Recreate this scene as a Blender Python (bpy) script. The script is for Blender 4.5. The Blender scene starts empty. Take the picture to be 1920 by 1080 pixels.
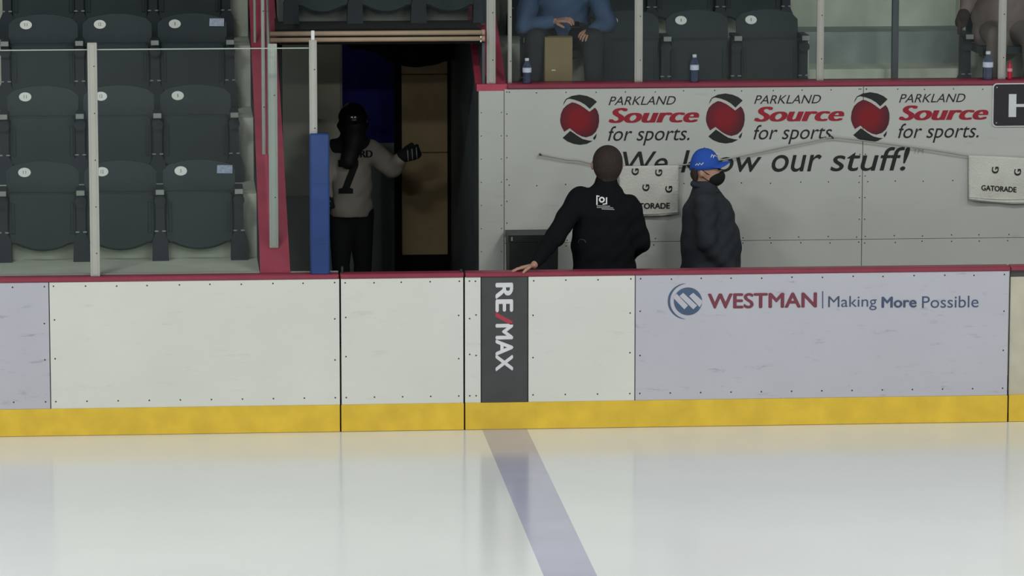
import bpy, bmesh, math, random
import numpy as np
from mathutils import Vector, Matrix
from mathutils.bvhtree import BVHTree
random.seed(7)
SC = bpy.context.scene
COL = SC.collection

# ------------------------------------------------------------------ camera
FPX = 8000.0                                  # focal length in pixels of the 1920-wide frame (long lens, across the rink)
TH = math.atan(1190 / FPX); PS = math.atan(668 * math.cos(TH) / FPX)
FWD = np.array([math.sin(PS) * math.cos(TH), math.cos(PS) * math.cos(TH), -math.sin(TH)])
RGT = np.array([math.cos(PS), -math.sin(PS), 0.0]); UPV = np.cross(RGT, FWD)
def ray(px, py): return FWD + RGT * (px - 960) / FPX + UPV * (540 - py) / FPX
CAM = -ray(946, 805) * 29.63
cd = bpy.data.cameras.new('camera'); cam = bpy.data.objects.new('camera', cd); COL.objects.link(cam)
cd.sensor_width = 36; cd.lens = FPX * 36 / 1920; cd.clip_end = 200
cam.location = CAM; cam.rotation_euler = (math.pi / 2 - TH, 0, -PS)
SC.camera = cam

# ------------------------------------------------------------------ light
w = bpy.data.worlds.new('arena_air'); SC.world = w; w.use_nodes = True
w.node_tree.nodes['Background'].inputs[0].default_value = (0.80, 0.86, 0.88, 1)
w.node_tree.nodes['Background'].inputs[1].default_value = 0.10
for lx in (-14, -5, 4, 13):                    # rows of lamps hung over the ice
    for ly, pw_ in ((-24, 690), (-15, 370), (-6, 265)):
        ld = bpy.data.lights.new('rink_lamp', 'AREA'); ld.shape = 'RECTANGLE'; ld.size = 1.8; ld.size_y = 0.9
        ld.energy = pw_; ld.color = (0.97, 1.0, 0.96)
        lo = bpy.data.objects.new('rink_lamp', ld); COL.objects.link(lo); lo.location = (lx, ly, 7.6)
vs = SC.view_settings
vs.view_transform = 'Standard'; vs.look = 'None'; vs.exposure = 0.05; vs.gamma = 1.0; vs.use_curve_mapping = False

# ------------------------------------------------------------------ helpers
def at(px, py, Y):
    d = ray(px, py); t = (Y - CAM[1]) / d[1]; p = CAM + d * t
    return (float(p[0]), float(Y), float(p[2]))
def ax(px, Y, py=300): return at(px, py, Y)[0]
def az(py, Y, px=960): return at(px, py, Y)[2]
def lin(c):
    o = []
    for v in c:
        v = v / 255.0; o.append(v / 12.92 if v <= 0.04045 else ((v + 0.055) / 1.055) ** 2.4)
    return tuple(o) + (1,)
MATS = {}
def mat(name, rgb, rough=0.55, var=0.10, scale=6.0, spec=0.4, bump=0.0, metal=0.0, bscale=40.0):
    """procedural material: base colour broken up by noise"""
    m = bpy.data.materials.new(name); m.use_nodes = True; nt = m.node_tree; b = nt.nodes['Principled BSDF']
    c = lin(rgb); tc = nt.nodes.new('ShaderNodeTexCoord'); n = nt.nodes.new('ShaderNodeTexNoise')
    n.inputs['Scale'].default_value = scale; n.inputs['Detail'].default_value = 5
    nt.links.new(tc.outputs['Object'], n.inputs['Vector'])
    r = nt.nodes.new('ShaderNodeValToRGB'); r.color_ramp.elements[0].position = 0.3; r.color_ramp.elements[1].position = 0.7
    r.color_ramp.elements[0].color = tuple(x * (1 - var) for x in c[:3]) + (1,)
    r.color_ramp.elements[1].color = tuple(min(1, x * (1 + var)) for x in c[:3]) + (1,)
    nt.links.new(n.outputs['Fac'], r.inputs['Fac']); nt.links.new(r.outputs['Color'], b.inputs['Base Color'])
    b.inputs['Roughness'].default_value = rough; b.inputs['Specular IOR Level'].default_value = spec; b.inputs['Metallic'].default_value = metal
    if bump:
        n2 = nt.nodes.new('ShaderNodeTexNoise'); n2.inputs['Scale'].default_value = bscale; n2.inputs['Detail'].default_value = 4
        nt.links.new(tc.outputs['Object'], n2.inputs['Vector'])
        bp = nt.nodes.new('ShaderNodeBump'); bp.inputs['Strength'].default_value = bump; bp.inputs['Distance'].default_value = 0.01
        nt.links.new(n2.outputs['Fac'], bp.inputs['Height']); nt.links.new(bp.outputs['Normal'], b.inputs['Normal'])
    MATS[name] = m; return m
def scuffed(name, rgb, streak, amt=0.5, scale=3.0):
    """board plastic with puck marks: stretched noise streaks over the base colour"""
    m = mat(name, rgb, rough=0.42, var=0.025, scale=2.0, spec=0.35)
    nt = m.node_tree; b = nt.nodes['Principled BSDF']; src = b.inputs['Base Color'].links[0].from_socket
    tc = nt.nodes.new('ShaderNodeTexCoord'); mp = nt.nodes.new('ShaderNodeMapping')
    mp.inputs['Rotation'].default_value = (0, 0.35, 0); mp.inputs['Scale'].default_value = (1.0, 1.0, 5.0)
    n = nt.nodes.new('ShaderNodeTexNoise'); n.inputs['Scale'].default_value = scale; n.inputs['Detail'].default_value = 7; n.inputs['Roughness'].default_value = 0.75
    r = nt.nodes.new('ShaderNodeValToRGB'); r.color_ramp.elements[0].position = 0.58; r.color_ramp.elements[1].position = 0.76
    r.color_ramp.elements[0].color = (0, 0, 0, 1); r.color_ramp.elements[1].color = (amt, amt, amt, 1)
    mx = nt.nodes.new('ShaderNodeMix'); mx.data_type = 'RGBA'; mx.inputs[7].default_value = lin(streak)
    nt.links.new(tc.outputs['Object'], mp.inputs['Vector']); nt.links.new(mp.outputs['Vector'], n.inputs['Vector'])
    nt.links.new(n.outputs['Fac'], r.inputs['Fac']); nt.links.new(r.outputs['Color'], mx.inputs[0])
    nt.links.new(src, mx.inputs[6]); nt.links.new(mx.outputs[2], b.inputs['Base Color'])
    return m
def glass_mat(name, tint=(0.96, 0.97, 0.97), haze=0.003, hazecol=(150, 160, 160)):
    m = bpy.data.materials.new(name); m.use_nodes = True; nt = m.node_tree; nt.nodes.remove(nt.nodes['Principled BSDF'])
    out = nt.nodes['Material Output']
    tr = nt.nodes.new('ShaderNodeBsdfTransparent'); tr.inputs[0].default_value = tint + (1,)
    gl = nt.nodes.new('ShaderNodeBsdfGlossy'); gl.inputs['Roughness'].default_value = 0.05
    df = nt.nodes.new('ShaderNodeBsdfDiffuse'); df.inputs[0].default_value = lin(hazecol)
    tc = nt.nodes.new('ShaderNodeTexCoord'); no = nt.nodes.new('ShaderNodeTexNoise'); no.inputs['Scale'].default_value = 2.5
    nt.links.new(tc.outputs['Object'], no.inputs['Vector'])
    mu = nt.nodes.new('ShaderNodeMath'); mu.operation = 'MULTIPLY'; mu.inputs[1].default_value = haze * 2
    nt.links.new(no.outputs['Fac'], mu.inputs[0])
    m1 = nt.nodes.new('ShaderNodeMixShader'); nt.links.new(mu.outputs[0], m1.inputs[0]); nt.links.new(tr.outputs[0], m1.inputs[1]); nt.links.new(df.outputs[0], m1.inputs[2])
    fr = nt.nodes.new('ShaderNodeFresnel'); fr.inputs[0].default_value = 1.22
    m2 = nt.nodes.new('ShaderNodeMixShader'); nt.links.new(fr.outputs[0], m2.inputs[0]); nt.links.new(m1.outputs[0], m2.inputs[1]); nt.links.new(gl.outputs[0], m2.inputs[2])
    nt.links.new(m2.outputs[0], out.inputs[0]); MATS[name] = m; return m

def tag(o, label=None, cat=None, group=None, kind=None):
    if label: o['label'] = label
    if cat: o['category'] = cat
    if group: o['group'] = group
    if kind: o['kind'] = kind
    return o
def empty(name, loc=(0, 0, 0), rz=0.0):
    o = bpy.data.objects.new(name, None); o.empty_display_size = 0.1; COL.objects.link(o)
    o.location = loc; o.rotation_euler = (0, 0, rz); return o
def mk(name, verts, faces, m, parent=None, smooth=False, base=None):
    """mesh object; with base (a world point) the vertices are world coordinates re-centred on it"""
    v = np.asarray(verts, float)
    if base is not None: v = v - np.asarray(base, float)
    me = bpy.data.meshes.new(name); me.from_pydata(v.tolist(), [], faces)
    me.materials.append(MATS[m] if isinstance(m, str) else m)
    if smooth: me.polygons.foreach_set('use_smooth', [True] * len(me.polygons))
    me.update(); o = bpy.data.objects.new(name, me); COL.objects.link(o)
    if parent: o.parent = parent
    return o
class MB:
    """collects shapes of one part"""
    def __init__(s): s.v = []; s.f = []
    def add(s, v, f):
        k = len(s.v); s.v += [tuple(p) for p in v]; s.f += [tuple(i + k for i in q) for q in f]; return s
    def box(s, x0, x1, y0, y1, z0, z1, bev=0.0):
        if bev <= 0:
            v = [(x, y, z) for z in (z0, z1) for y in (y0, y1) for x in (x0, x1)]
            f = [(0, 2, 3, 1), (4, 5, 7, 6), (0, 1, 5, 4), (2, 6, 7, 3), (0, 4, 6, 2), (1, 3, 7, 5)]
            return s.add(v, f)
        b = bev; pts = []                       # chamfered outline in x-z, chamfered in y too
        def ring(y, i):
            xa, xb, za, zb = x0 + i, x1 - i, z0 + i, z1 - i
            return [(xa + b, y, za), (xb - b, y, za), (xb, y, za + b), (xb, y, zb - b), (xb - b, y, zb), (xa + b, y, zb), (xa, y, zb - b), (xa, y, za + b)]
        rings = [ring(y0, b), ring(y0 + b, 0), ring(y1 - b, 0), ring(y1, b)]
        return s.loft(rings)
    def loft(s, rings, cap=True, closed=True):
        n = len(rings[0]); v = [p for r in rings for p in r]; f = []
        for k in range(len(rings) - 1):
            for i in range(n if closed else n - 1):
                j = (i + 1) % n; f.append((k * n + i, k * n + j, (k + 1) * n + j, (k + 1) * n + i))
        if cap: f.append(tuple(range(n - 1, -1, -1))); f.append(tuple((len(rings) - 1) * n + i for i in range(n)))
        return s.add(v, f)
    def tube(s, pts, r, n=8):
        pts = [Vector(p) for p in pts]; rr = r if isinstance(r, (list, tuple)) else [r] * len(pts); rings = []
        for i, p in enumerate(pts):
            d = (pts[min(i + 1, len(pts) - 1)] - pts[max(i - 1, 0)]).normalized()
            a = d.cross(Vector((0.13, 0.31, 0.94))); a = a.normalized() if a.length > 1e-4 else Vector((1, 0, 0)); b = d.cross(a)
            rings.append([p + (a * math.cos(2 * math.pi * k / n) + b * math.sin(2 * math.pi * k / n)) * rr[i] for k in range(n)])
        return s.loft(rings)
    def lathe(s, prof, c=(0, 0, 0), n=20):
        rings = [[(c[0] + r * math.cos(2 * math.pi * k / n), c[1] + r * math.sin(2 * math.pi * k / n), c[2] + z) for k in range(n)] for r, z in prof]
        return s.loft(rings)
    def prism(s, poly, y0, y1):
        """outline in x-z given depth from y0 to y1"""
        return s.loft([[(x, y0, z) for x, z in poly], [(x, y1, z) for x, z in poly]])
    def build(s, name, m, parent=None, smooth=False, base=None): return mk(name, s.v, s.f, m, parent, smooth, base)

# ---- organic surfaces: smooth union of tapered limbs, meshed by surface nets
def sdf(prims, k, X, Y, Z):
    out = None
    for p in prims:
        if p[0] == 'c':
            _, a, b, ra, rb = p[:5]; sy = p[5] if len(p) > 5 else 1.0
            a = np.array(a, float); b = np.array(b, float); cy = a[1]
            px = X - a[0]; py = (Y - cy) / sy; pz = Z - a[2]
            bx, by, bz = b[0] - a[0], (b[1] - cy) / sy, b[2] - a[2]
            L = bx * bx + by * by + bz * bz + 1e-9
            t = np.clip((px * bx + py * by + pz * bz) / L, 0, 1)
            d = np.sqrt((px - t * bx) ** 2 + (py - t * by) ** 2 + (pz - t * bz) ** 2) - (ra + (rb - ra) * t)
            if sy < 1: d = d * sy ** 0.5
        else:
            _, c, r = p[:3]
            q = np.sqrt(((X - c[0]) / r[0]) ** 2 + ((Y - c[1]) / r[1]) ** 2 + ((Z - c[2]) / r[2]) ** 2)
            d = (q - 1) * min(r)
        if out is None: out = d
        else:
            h = np.clip(0.5 + 0.5 * (out - d) / k, 0, 1); out = out * (1 - h) + d * h - k * h * (1 - h)
    return out
def organic(prims, vox=0.012, k=0.03, zcut=None, fold=0):
    lo = np.full(3, 1e9); hi = -lo
    for p in prims:
        if p[0] == 'c':
            r = max(p[3], p[4]); lo = np.minimum(lo, np.minimum(p[1], p[2]) - np.array([r, r * 1.1, r])); hi = np.maximum(hi, np.maximum(p[1], p[2]) + np.array([r, r * 1.1, r]))
        else: lo = np.minimum(lo, np.array(p[1]) - p[2]); hi = np.maximum(hi, np.array(p[1]) + p[2])
    lo -= 3 * vox + k * .5; hi += 3 * vox + k * .5
    n = np.ceil((hi - lo) / vox).astype(int) + 1
    gx, gy, gz = [lo[i] + vox * np.arange(n[i]) for i in range(3)]
    V = sdf(prims, k, gx[:, None, None], gy[None, :, None], gz[None, None, :])
    if fold:
        gX, gY, gZ = gx[:, None, None], gy[None, :, None], gz[None, None, :]
        V = V + fold * (np.sin(34 * (gZ + .55 * gX) + 9 * gY) * np.sin(19 * (gX - .5 * gZ) + 13 * gY + 1.0) + .6 * np.sin(52 * (gZ - .8 * gX) - 20 * gY))
    if zcut is not None: V = np.maximum(V, zcut - gz[None, None, :])
    V = np.broadcast_to(V, tuple(n)).copy()
    ins = V < 0
    c = np.zeros(tuple(n - 1), int)
    for dx in (0, 1):
        for dy in (0, 1):
            for dz in (0, 1): c += ins[dx:n[0] - 1 + dx, dy:n[1] - 1 + dy, dz:n[2] - 1 + dz]
    act = (c > 0) & (c < 8); I = np.argwhere(act); idx = np.full(act.shape, -1); idx[act] = np.arange(len(I))
    acc = np.zeros((len(I), 3)); cnt = np.zeros(len(I))
    cor = [(x, y, z) for x in (0, 1) for y in (0, 1) for z in (0, 1)]
    for a in cor:
        for b in cor:
            if sum(b) - sum(a) == 1 and all(b[i] >= a[i] for i in range(3)):
                va = V[I[:, 0] + a[0], I[:, 1] + a[1], I[:, 2] + a[2]]; vb = V[I[:, 0] + b[0], I[:, 1] + b[1], I[:, 2] + b[2]]
                mk_ = (va < 0) != (vb < 0); t = np.where(mk_, va / np.where(mk_, va - vb, 1), 0)
                A = np.array(a, float); B = np.array(b, float)
                acc += np.where(mk_[:, None], A + t[:, None] * (B - A), 0); cnt += mk_
    verts = lo + vox * (I + acc / cnt[:, None])
    faces = []
    for axn in range(3):
        u, v = (axn + 1) % 3, (axn + 2) % 3
        s0 = [slice(None)] * 3; s1 = [slice(None)] * 3; s0[axn] = slice(0, -1); s1[axn] = slice(1, None)
        A = ins[tuple(s0)]; B = ins[tuple(s1)]; E = np.argwhere(A != B)
        E = E[(E[:, u] > 0) & (E[:, v] > 0) & (E[:, u] < n[u] - 1) & (E[:, v] < n[v] - 1)]
        if not len(E): continue
        eu = np.zeros(3, int); eu[u] = 1; ev = np.zeros(3, int); ev[v] = 1
        q = [idx[tuple(x.T)] for x in (E - eu - ev, E - ev, E, E - eu)]
        Q = np.stack(q, 1); flip = ~A[tuple(E.T)]
        Q[flip] = Q[flip][:, ::-1]; faces.append(Q)
    return verts, np.concatenate(faces).tolist()
def body(name, prims, m, parent, base, vox=0.012, k=0.03, extra=None, zcut=None, fold=0):
    v, f = organic(prims, vox, k, zcut, fold); v = list(map(tuple, v))
    for ep, ev, ek in (extra or []):
        v2, f2 = organic(ep, ev, ek); o = len(v); v += list(map(tuple, v2)); f += [[i + o for i in q] for q in f2]
    return mk(name, v, f, m, parent, True, base)

# ---- flat print: lettering and drawn shapes as thin geometry
def text_mesh(s, bold=0.0):
    cu = bpy.data.curves.new('t', 'FONT'); cu.body = s; cu.size = 1; cu.resolution_u = 4
    o = bpy.data.objects.new('t', cu); COL.objects.link(o); bpy.context.view_layer.update()
    dg = bpy.context.evaluated_depsgraph_get(); me = bpy.data.meshes.new_from_object(o.evaluated_get(dg))
    v = np.array([x.co[:] for x in me.vertices]); f = [tuple(p.vertices) for p in me.polygons]
    bpy.data.objects.remove(o); bpy.data.curves.remove(cu); bpy.data.meshes.remove(me)
    if bold > 0:                                 # heavier strokes: the outline spread to both sides
        n = len(v); off = [(-1, 0), (1, 0), (0, -.7), (0, .7)] if bold < .04 else [(-1, 0), (-.5, 0), (0, 0), (.5, 0), (1, 0)]
        v = np.concatenate([v + np.array([a * bold, b * bold, k]) for k, (a, b) in enumerate(off)]); f = [tuple(i + n * k for i in q) for k in range(len(off)) for q in f]
    return v, f
def lettering(name, s, x0, x1, z0, z1, Y, m, parent=None, bold=0.0, shear=0.0, down=False, base=None, onto=None, skew=0.0):
    v, f = text_mesh(s, bold); v = v.copy()
    v[:, 0] += shear * v[:, 1]
    lo = v.min(0); hi = v.max(0); u = (v[:, 0] - lo[0]) / (hi[0] - lo[0]); t = (v[:, 1] - lo[1]) / (hi[1] - lo[1])
    if down == 'up': X = x1 - t * (x1 - x0); Z = z0 + u * (z1 - z0)
    elif down: X = x0 + t * (x1 - x0); Z = z1 - u * (z1 - z0)
    else: X = x0 + u * (x1 - x0); Z = z0 + t * (z1 - z0) + skew * u
    P = np.stack([X, Y - v[:, 2] * 0.0004, Z], 1)
    if onto:
        k = v[:, 2].max(); P, f = refine(P, f); dep = P[:, 1].copy(); P = drape(P, onto); P[:, 1] += dep - Y
    return mk(name, P, f, m, parent, False, base)
def refine(P, f):
    bm = bmesh.new(); vs_ = [bm.verts.new(p) for p in P]
    for q in f:
        try: bm.faces.new([vs_[i] for i in q])
        except ValueError: pass
    bmesh.ops.triangulate(bm, faces=bm.faces[:]); bmesh.ops.subdivide_edges(bm, edges=bm.edges[:], cuts=2, use_grid_fill=True); bmesh.ops.triangulate(bm, faces=bm.faces[:])
    bm.verts.index_update(); out = np.array([v.co[:] for v in bm.verts]), [tuple(v.index for v in q.verts) for q in bm.faces]; bm.free(); return out
def drape(P, bvh, lift=0.004):
    Q = []
    for p in P:
        d = Vector(p) - Vector(CAM); d.normalize(); h = bvh.ray_cast(Vector(p) - d * 1.5, d)
        Q.append(tuple(h[0] - d * lift) if h[0] else tuple(p))
    return np.array(Q)
def tree_of(o, base=(0, 0, 0)):
    me = o.data; b = Vector(base)
    return BVHTree.FromPolygons([v.co + b for v in me.vertices], [tuple(p.vertices) for p in me.polygons])
def flat(name, poly, Y, m, parent=None, base=None, onto=None):
    P = np.array([(x, Y, z) for x, z in poly])
    f = [tuple(range(len(poly)))]
    if onto: P, f = refine(P, f); P = drape(P, onto)
    return mk(name, P, f, m, parent, False, base)
def pxpoly(pts, Y): return [(lambda p: (p[0], p[2]))(at(x, y, Y)) for x, y in pts]
def disc(cx, cz, rx, rz, n=28, a0=0.0): return [(cx + rx * math.cos(a0 + 2 * math.pi * k / n), cz + rz * math.sin(a0 + 2 * math.pi * k / n)) for k in range(n)]

# ------------------------------------------------------------------ materials
scuffed('board_white', (219, 220, 214), (150, 150, 150), 0.35)
scuffed('board_vinyl', (190, 189, 200), (112, 110, 126), 0.75, 4.0)
scuffed('wall_white', (196, 198, 193), (150, 150, 148), 0.4)
mat('beige_panel', (196, 190, 172), 0.5)
mat('cap_red', (142, 54, 74), 0.4, var=0.08)
mat('side_red', (190, 74, 98), 0.45, var=0.10)
mat('kick_yellow', (226, 190, 62), 0.45)
mat('dark_vinyl', (70, 71, 73), 0.5)
mat('print_black', (28, 28, 30), 0.5); mat('print_white', (222, 222, 226), 0.5); mat('print_red', (160, 24, 48), 0.5)
mat('print_maroon', (122, 58, 74), 0.5); mat('print_blue', (72, 92, 122), 0.5); mat('print_navy', (70, 84, 112), 0.5)
mat('print_slash', (170, 60, 76), 0.5); mat('print_grey', (150, 152, 150), 0.5); mat('print_faint', (170, 172, 164), 0.6)
mat('screw', (52, 50, 50), 0.4); mat('gap_black', (18, 18, 19), 0.7)
mat('alu', (176, 176, 169), 0.4, var=0.05, spec=0.5)
mat('steel_light', (176, 186, 178), 0.4, var=0.05)
mat('rail_tan', (178, 156, 132), 0.45, var=0.08)
mat('pad_blue', (34, 62, 118), 0.5, var=0.12, bump=0.2)
mat('concrete', (208, 215, 200), 0.85, var=0.10, scale=3.0, bump=0.2)
mat('concrete_riser', (158, 164, 156), 0.85, var=0.12, scale=3.0, bump=0.2)
mat('concrete_grey', (152, 164, 161), 0.85, var=0.14, scale=4.0, bump=0.2)
mat('seat_plastic', (58, 68, 71), 0.6, var=0.05, spec=0.22)
mat('seat_frame', (52, 60, 66), 0.6, var=0.06, spec=0.25)
mat('armrest', (150, 156, 152), 0.5)
mat('plate_white', (238, 242, 236), 0.4, var=0.02); mat('plate_text', (110, 116, 118), 0.5)
mat('chrome', (225, 228, 230), 0.2, metal=0.6)
mat('rubber_floor', (52, 54, 55), 0.9, bump=0.3)
mat('tunnel_beige', (232, 230, 204), 0.7, var=0.06, scale=4)
mat('tunnel_green', (156, 168, 160), 0.7, var=0.06)
mat('door_tan', (206, 178, 134), 0.6, var=0.07)
mat('navy', (44, 44, 150), 0.8, var=0.1)
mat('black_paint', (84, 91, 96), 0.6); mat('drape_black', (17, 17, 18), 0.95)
mat('bin_black', (36, 38, 40), 0.45)
mat('jacket_black', (16, 19, 22), 0.9, spec=0.15, var=0.12, scale=9, bump=0.35, bscale=18)
mat('jacket_charcoal', (51, 55, 61), 0.9, spec=0.2, var=0.10, scale=9, bump=0.35, bscale=18)
mat('trouser_black', (32, 33, 36), 0.9); mat('shoe_black', (24, 24, 25), 0.6)
mat('skin', (182, 142, 122), 0.5, var=0.06, spec=0.3)
mat('hair_brown', (50, 40, 35), 0.8, var=0.25, scale=60, bump=0.5, bscale=120)
mat('hair_black', (22, 20, 20), 0.7, var=0.2, scale=60)
mat('cap_blue', (40, 84, 182), 0.8, var=0.06); mat('mask_black', (20, 20, 22), 0.9)
mat('jersey_grey', (152, 145, 136), 0.85, var=0.06, bump=0.3, bscale=15)
mat('jersey_black', (24, 25, 28), 0.9); mat('helmet_black', (18, 18, 19), 0.12, spec=0.6)
mat('sweater_blue', (72, 94, 124), 0.9, var=0.10, bump=0.3, bscale=20); mat('denim_dark', (48, 53, 57), 0.9)
mat('coat_brown', (130, 118, 113), 0.9, var=0.12, bump=0.3, bscale=20); mat('trouser_brown', (128, 119, 112), 0.9); mat('glove_brown', (62, 54, 54), 0.9)
mat('cardboard', (136, 122, 90), 0.85, var=0.08)
mat('towel', (216, 216, 208), 0.95, var=0.05, bump=0.6, bscale=90)
mat('rope', (168, 166, 158), 0.8)
mat('bottle_cap', (200, 210, 214), 0.4); mat('bottle_label', (206, 214, 232), 0.4); mat('bottle_red', (190, 30, 60), 0.3); mat('bottle_pink', (222, 150, 165), 0.4)
mat('sign_black', (42, 40, 48), 0.5); mat('phone_black', (20, 20, 22), 0.3)
glass_mat('arena_glass'); glass_mat('bottle_plastic', (0.78, 0.83, 0.92), 0.16, (130, 142, 178)); glass_mat('bottle_blue', (0.40, 0.52, 0.72), 0.2, (60, 90, 150))
# ice: white paint under a thin wet gloss
mi = mat('ice', (238, 240, 240), 0.14, var=0.03, scale=0.7, spec=0.3); mat('ice_blue', (190, 190, 212), 0.14, var=0.05, scale=2.0, spec=0.3)
# red ball print: radial tone of the printed emblem
def ball_mat():
    m = mat('ball_red', (150, 20, 36), 0.5); nt = m.node_tree; b = nt.nodes['Principled BSDF']
    tc = nt.nodes.new('ShaderNodeTexCoord'); g = nt.nodes.new('ShaderNodeTexGradient'); g.gradient_type = 'SPHERICAL'
    mp = nt.nodes.new('ShaderNodeMapping'); mp.inputs['Scale'].default_value = (5.2, 5.2, 5.2); mp.inputs['Location'].default_value = (0.05, 0, 0)
    r = nt.nodes.new('ShaderNodeValToRGB'); r.color_ramp.elements[0].color = lin((58, 24, 38)); r.color_ramp.elements[0].position = 0.15; r.color_ramp.elements[1].color = lin((136, 10, 28)); r.color_ramp.elements[1].position = 0.72
    nt.links.new(tc.outputs['Object'], mp.inputs['Vector']); nt.links.new(mp.outputs['Vector'], g.inputs['Vector']); nt.links.new(g.outputs['Fac'], r.inputs['Fac']); nt.links.new(r.outputs['Color'], b.inputs['Base Color'])
ball_mat()

# ------------------------------------------------------------------ ice and floors
BZ = 1.07; CAPT = 1.103                          # board facing top, cap rail top
ice = tag(MB().box(-16, 16, -32, 0.0, -0.05, 0.0).build('floor', 'ice'), 'glossy white ice sheet of the rink in front of the boards', kind='structure')
MB().box(-0.155, 0.155, -32, -0.002, -0.01, 0.0012).build('blue_line', 'ice_blue', ice)
tag(MB().box(-1.30, 6.5, 0.10, 6.2, -0.05, 0.04).build('floor', 'rubber_floor'), 'dark rubber floor of the bench and tunnel', kind='structure')

# ------------------------------------------------------------------ front boards
wf = tag(empty('wall_front'), 'white rink boards with red cap rail along the ice', kind='structure')
JX = [ax(92, 0, 560), ax(637, 0, 560), ax(871, 0, 560), ax(902, 0, 560), ax(990, 0, 560), ax(1191, 0, 560), ax(1892, 0, 560)]
def screw(mb, x, z, Y, r=0.006):
    mb.lathe([(r, 0), (r * 0.6, 0.003)], n=6); k = len(mb.v) - 12
    for i in range(k, len(mb.v)):
        a, b, c = mb.v[i]; mb.v[i] = (x + a, Y - c, z + b)
def facing(x0, x1, m, parent, name='panel', y=0.0, z0=0.19, screws=True, t=0.018):
    p = MB().box(x0 + 0.003, x1 - 0.003, y - 0.002, y + t, z0, BZ, 0.002).build(name, m, parent)
    if screws:
        s = MB(); n = max(1, round((x1 - x0 - 0.06) / 0.215))
        xs = [x0 + 0.035 + (x1 - x0 - 0.07) * i / n for i in range(n + 1)]
        for x in xs: screw(s, x + random.uniform(-.006, .006), BZ - 0.028 + random.uniform(-.004, .004), y - 0.002); screw(s, x, 0.24, y - 0.002)
        for z in (0.80, 0.52):
            for x in (xs[0], xs[-1]): screw(s, x, z + random.uniform(-.02, .02), y - 0.002)
        tag(s.build('screws', 'screw', p), kind='stuff')
    return p
facing(-5.6, JX[0], 'board_vinyl', wf); facing(JX[0], JX[1], 'board_white', wf)
facing(JX[2], JX[3], 'board_white', wf); pr = facing(JX[3], JX[4], 'dark_vinyl', wf, screws=False)
facing(JX[4], JX[5], 'board_white', wf); pw = facing(JX[5], JX[6], 'board_vinyl', wf)
MB().box(-5.6, JX[1] - 0.003, 0.018, 0.085, 0.0, 1.069).build('frame', 'gap_black', wf)
MB().box(JX[2] + 0.003, JX[6], 0.018, 0.085, 0.0, 1.069).build('frame', 'gap_black', wf)
def cap(x0, x1, parent, m='cap_red'): return MB().box(x0, x1, -0.012, 0.105, BZ + 0.001, CAPT, 0.006).build('cap_rail', m, parent)
def kick(x0, x1, parent): return MB().box(x0, x1, -0.008, 0.018, 0.002, 0.19, 0.003).build('kick_plate', 'kick_yellow', parent)
cap(-5.6, JX[1] - 0.006, wf); cap(JX[2] + 0.006, JX[6] + 0.004, wf); kick(-5.6, JX[1] - 0.004, wf); kick(JX[2] + 0.004, JX[6], wf)
MB().box(-5.6, ax(487, 0.11, 517), 0.106, 0.125, 1.06, 1.112).build('ledge_strip', 'alu', wf)
MB().box(ax(545, 0.11, 517), JX[1] - 0.006, 0.106, 0.118, 1.06, 1.110).build('ledge_strip', 'alu', wf)
# gate in the boards
g1 = tag(empty('door_1', ((JX[1] + JX[2]) / 2, 0, 0)), 'plain white gate in the boards in front of the tunnel', kind='structure')
gp = facing(JX[1] + 0.006, JX[2] - 0.006, 'board_white', g1); cp = cap(JX[1] + 0.006, JX[2] - 0.006, g1); kp = kick(JX[1] + 0.006, JX[2] - 0.006, g1)
fr = MB().box(JX[1] + 0.012, JX[2] - 0.012, 0.018, 0.085, 0.03, 1.069).build('frame', 'gap_black', g1)
la = MB().box(JX[2] - 0.03, JX[2] - 0.012, 0.03, 0.05, CAPT, CAPT + 0.018, 0.003).tube([(JX[1] + 0.02, 0.05, CAPT), (JX[1] + 0.02, 0.05, CAPT + 0.045)], 0.008).build('latch', 'seat_frame', g1)
for o in (gp, cp, kp, fr, la): o.location.x = -(JX[1] + JX[2]) / 2
# bench gate at the right end, unfaced
g2 = tag(empty('door_2', (JX[6], 0, 0)), 'beige unfaced bench gate at the right end of the boards', kind='structure')
def rel(o, b): o.location = -Vector(b); return o
for o in (MB().box(JX[6] + 0.012, 5.6, 0.02, 0.06, 0.06, 1.025, 0.003).build('panel', 'beige_panel', g2),
          MB().box(JX[6] + 0.012, 5.6, 0.02, 0.05, 1.027, 1.069).build('top_rail', 'dark_vinyl', g2),
          MB().box(JX[6] + 0.010, 5.6, -0.005, 0.105, BZ + 0.001, CAPT, 0.006).build('cap_rail', 'cap_red', g2),
          MB().box(JX[6] + 0.012, 5.6, 0.0, 0.02, 0.002, 0.19).build('kick_plate', 'kick_yellow', g2)): rel(o, (JX[6], 0, 0))
# prints on the boards
lettering('lettering', 'RE', ax(929, 0, 560), ax(962, 0, 560), az(585, 0, 946), az(530, 0, 946), -0.0035, 'print_white', pr, bold=0.035, down=True)
flat('red_slash', pxpoly([(929, 585), (929, 594), (961, 611), (961, 602)], -0.0035), -0.0035, 'print_slash', pr)
lettering('lettering', 'MAX', ax(929, 0, 560), ax(962, 0, 560), az(696, 0, 946), az(607, 0, 946), -0.0035, 'print_white', pr, bold=0.035, down=True)
def zr(px, a, b, Y=0): return az(b, Y, px), az(a, Y, px)
def prt(name, s, x0, x1, y0, y1, Y, m, parent, **kw):
    pxm = (x0 + x1) / 2; z0, z1 = zr(pxm, y0, y1, Y); return lettering(name, s, ax(x0, Y, y0), ax(x1, Y, y0), z0, z1, Y, m, parent, **kw)
prt('lettering', 'WESTMAN', 1327, 1532, 549, 578, -0.004, 'print_maroon', pw, bold=0.03)
prt('lettering', 'Making', 1553, 1644, 555, 582, -0.004, 'print_navy', pw)
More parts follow.
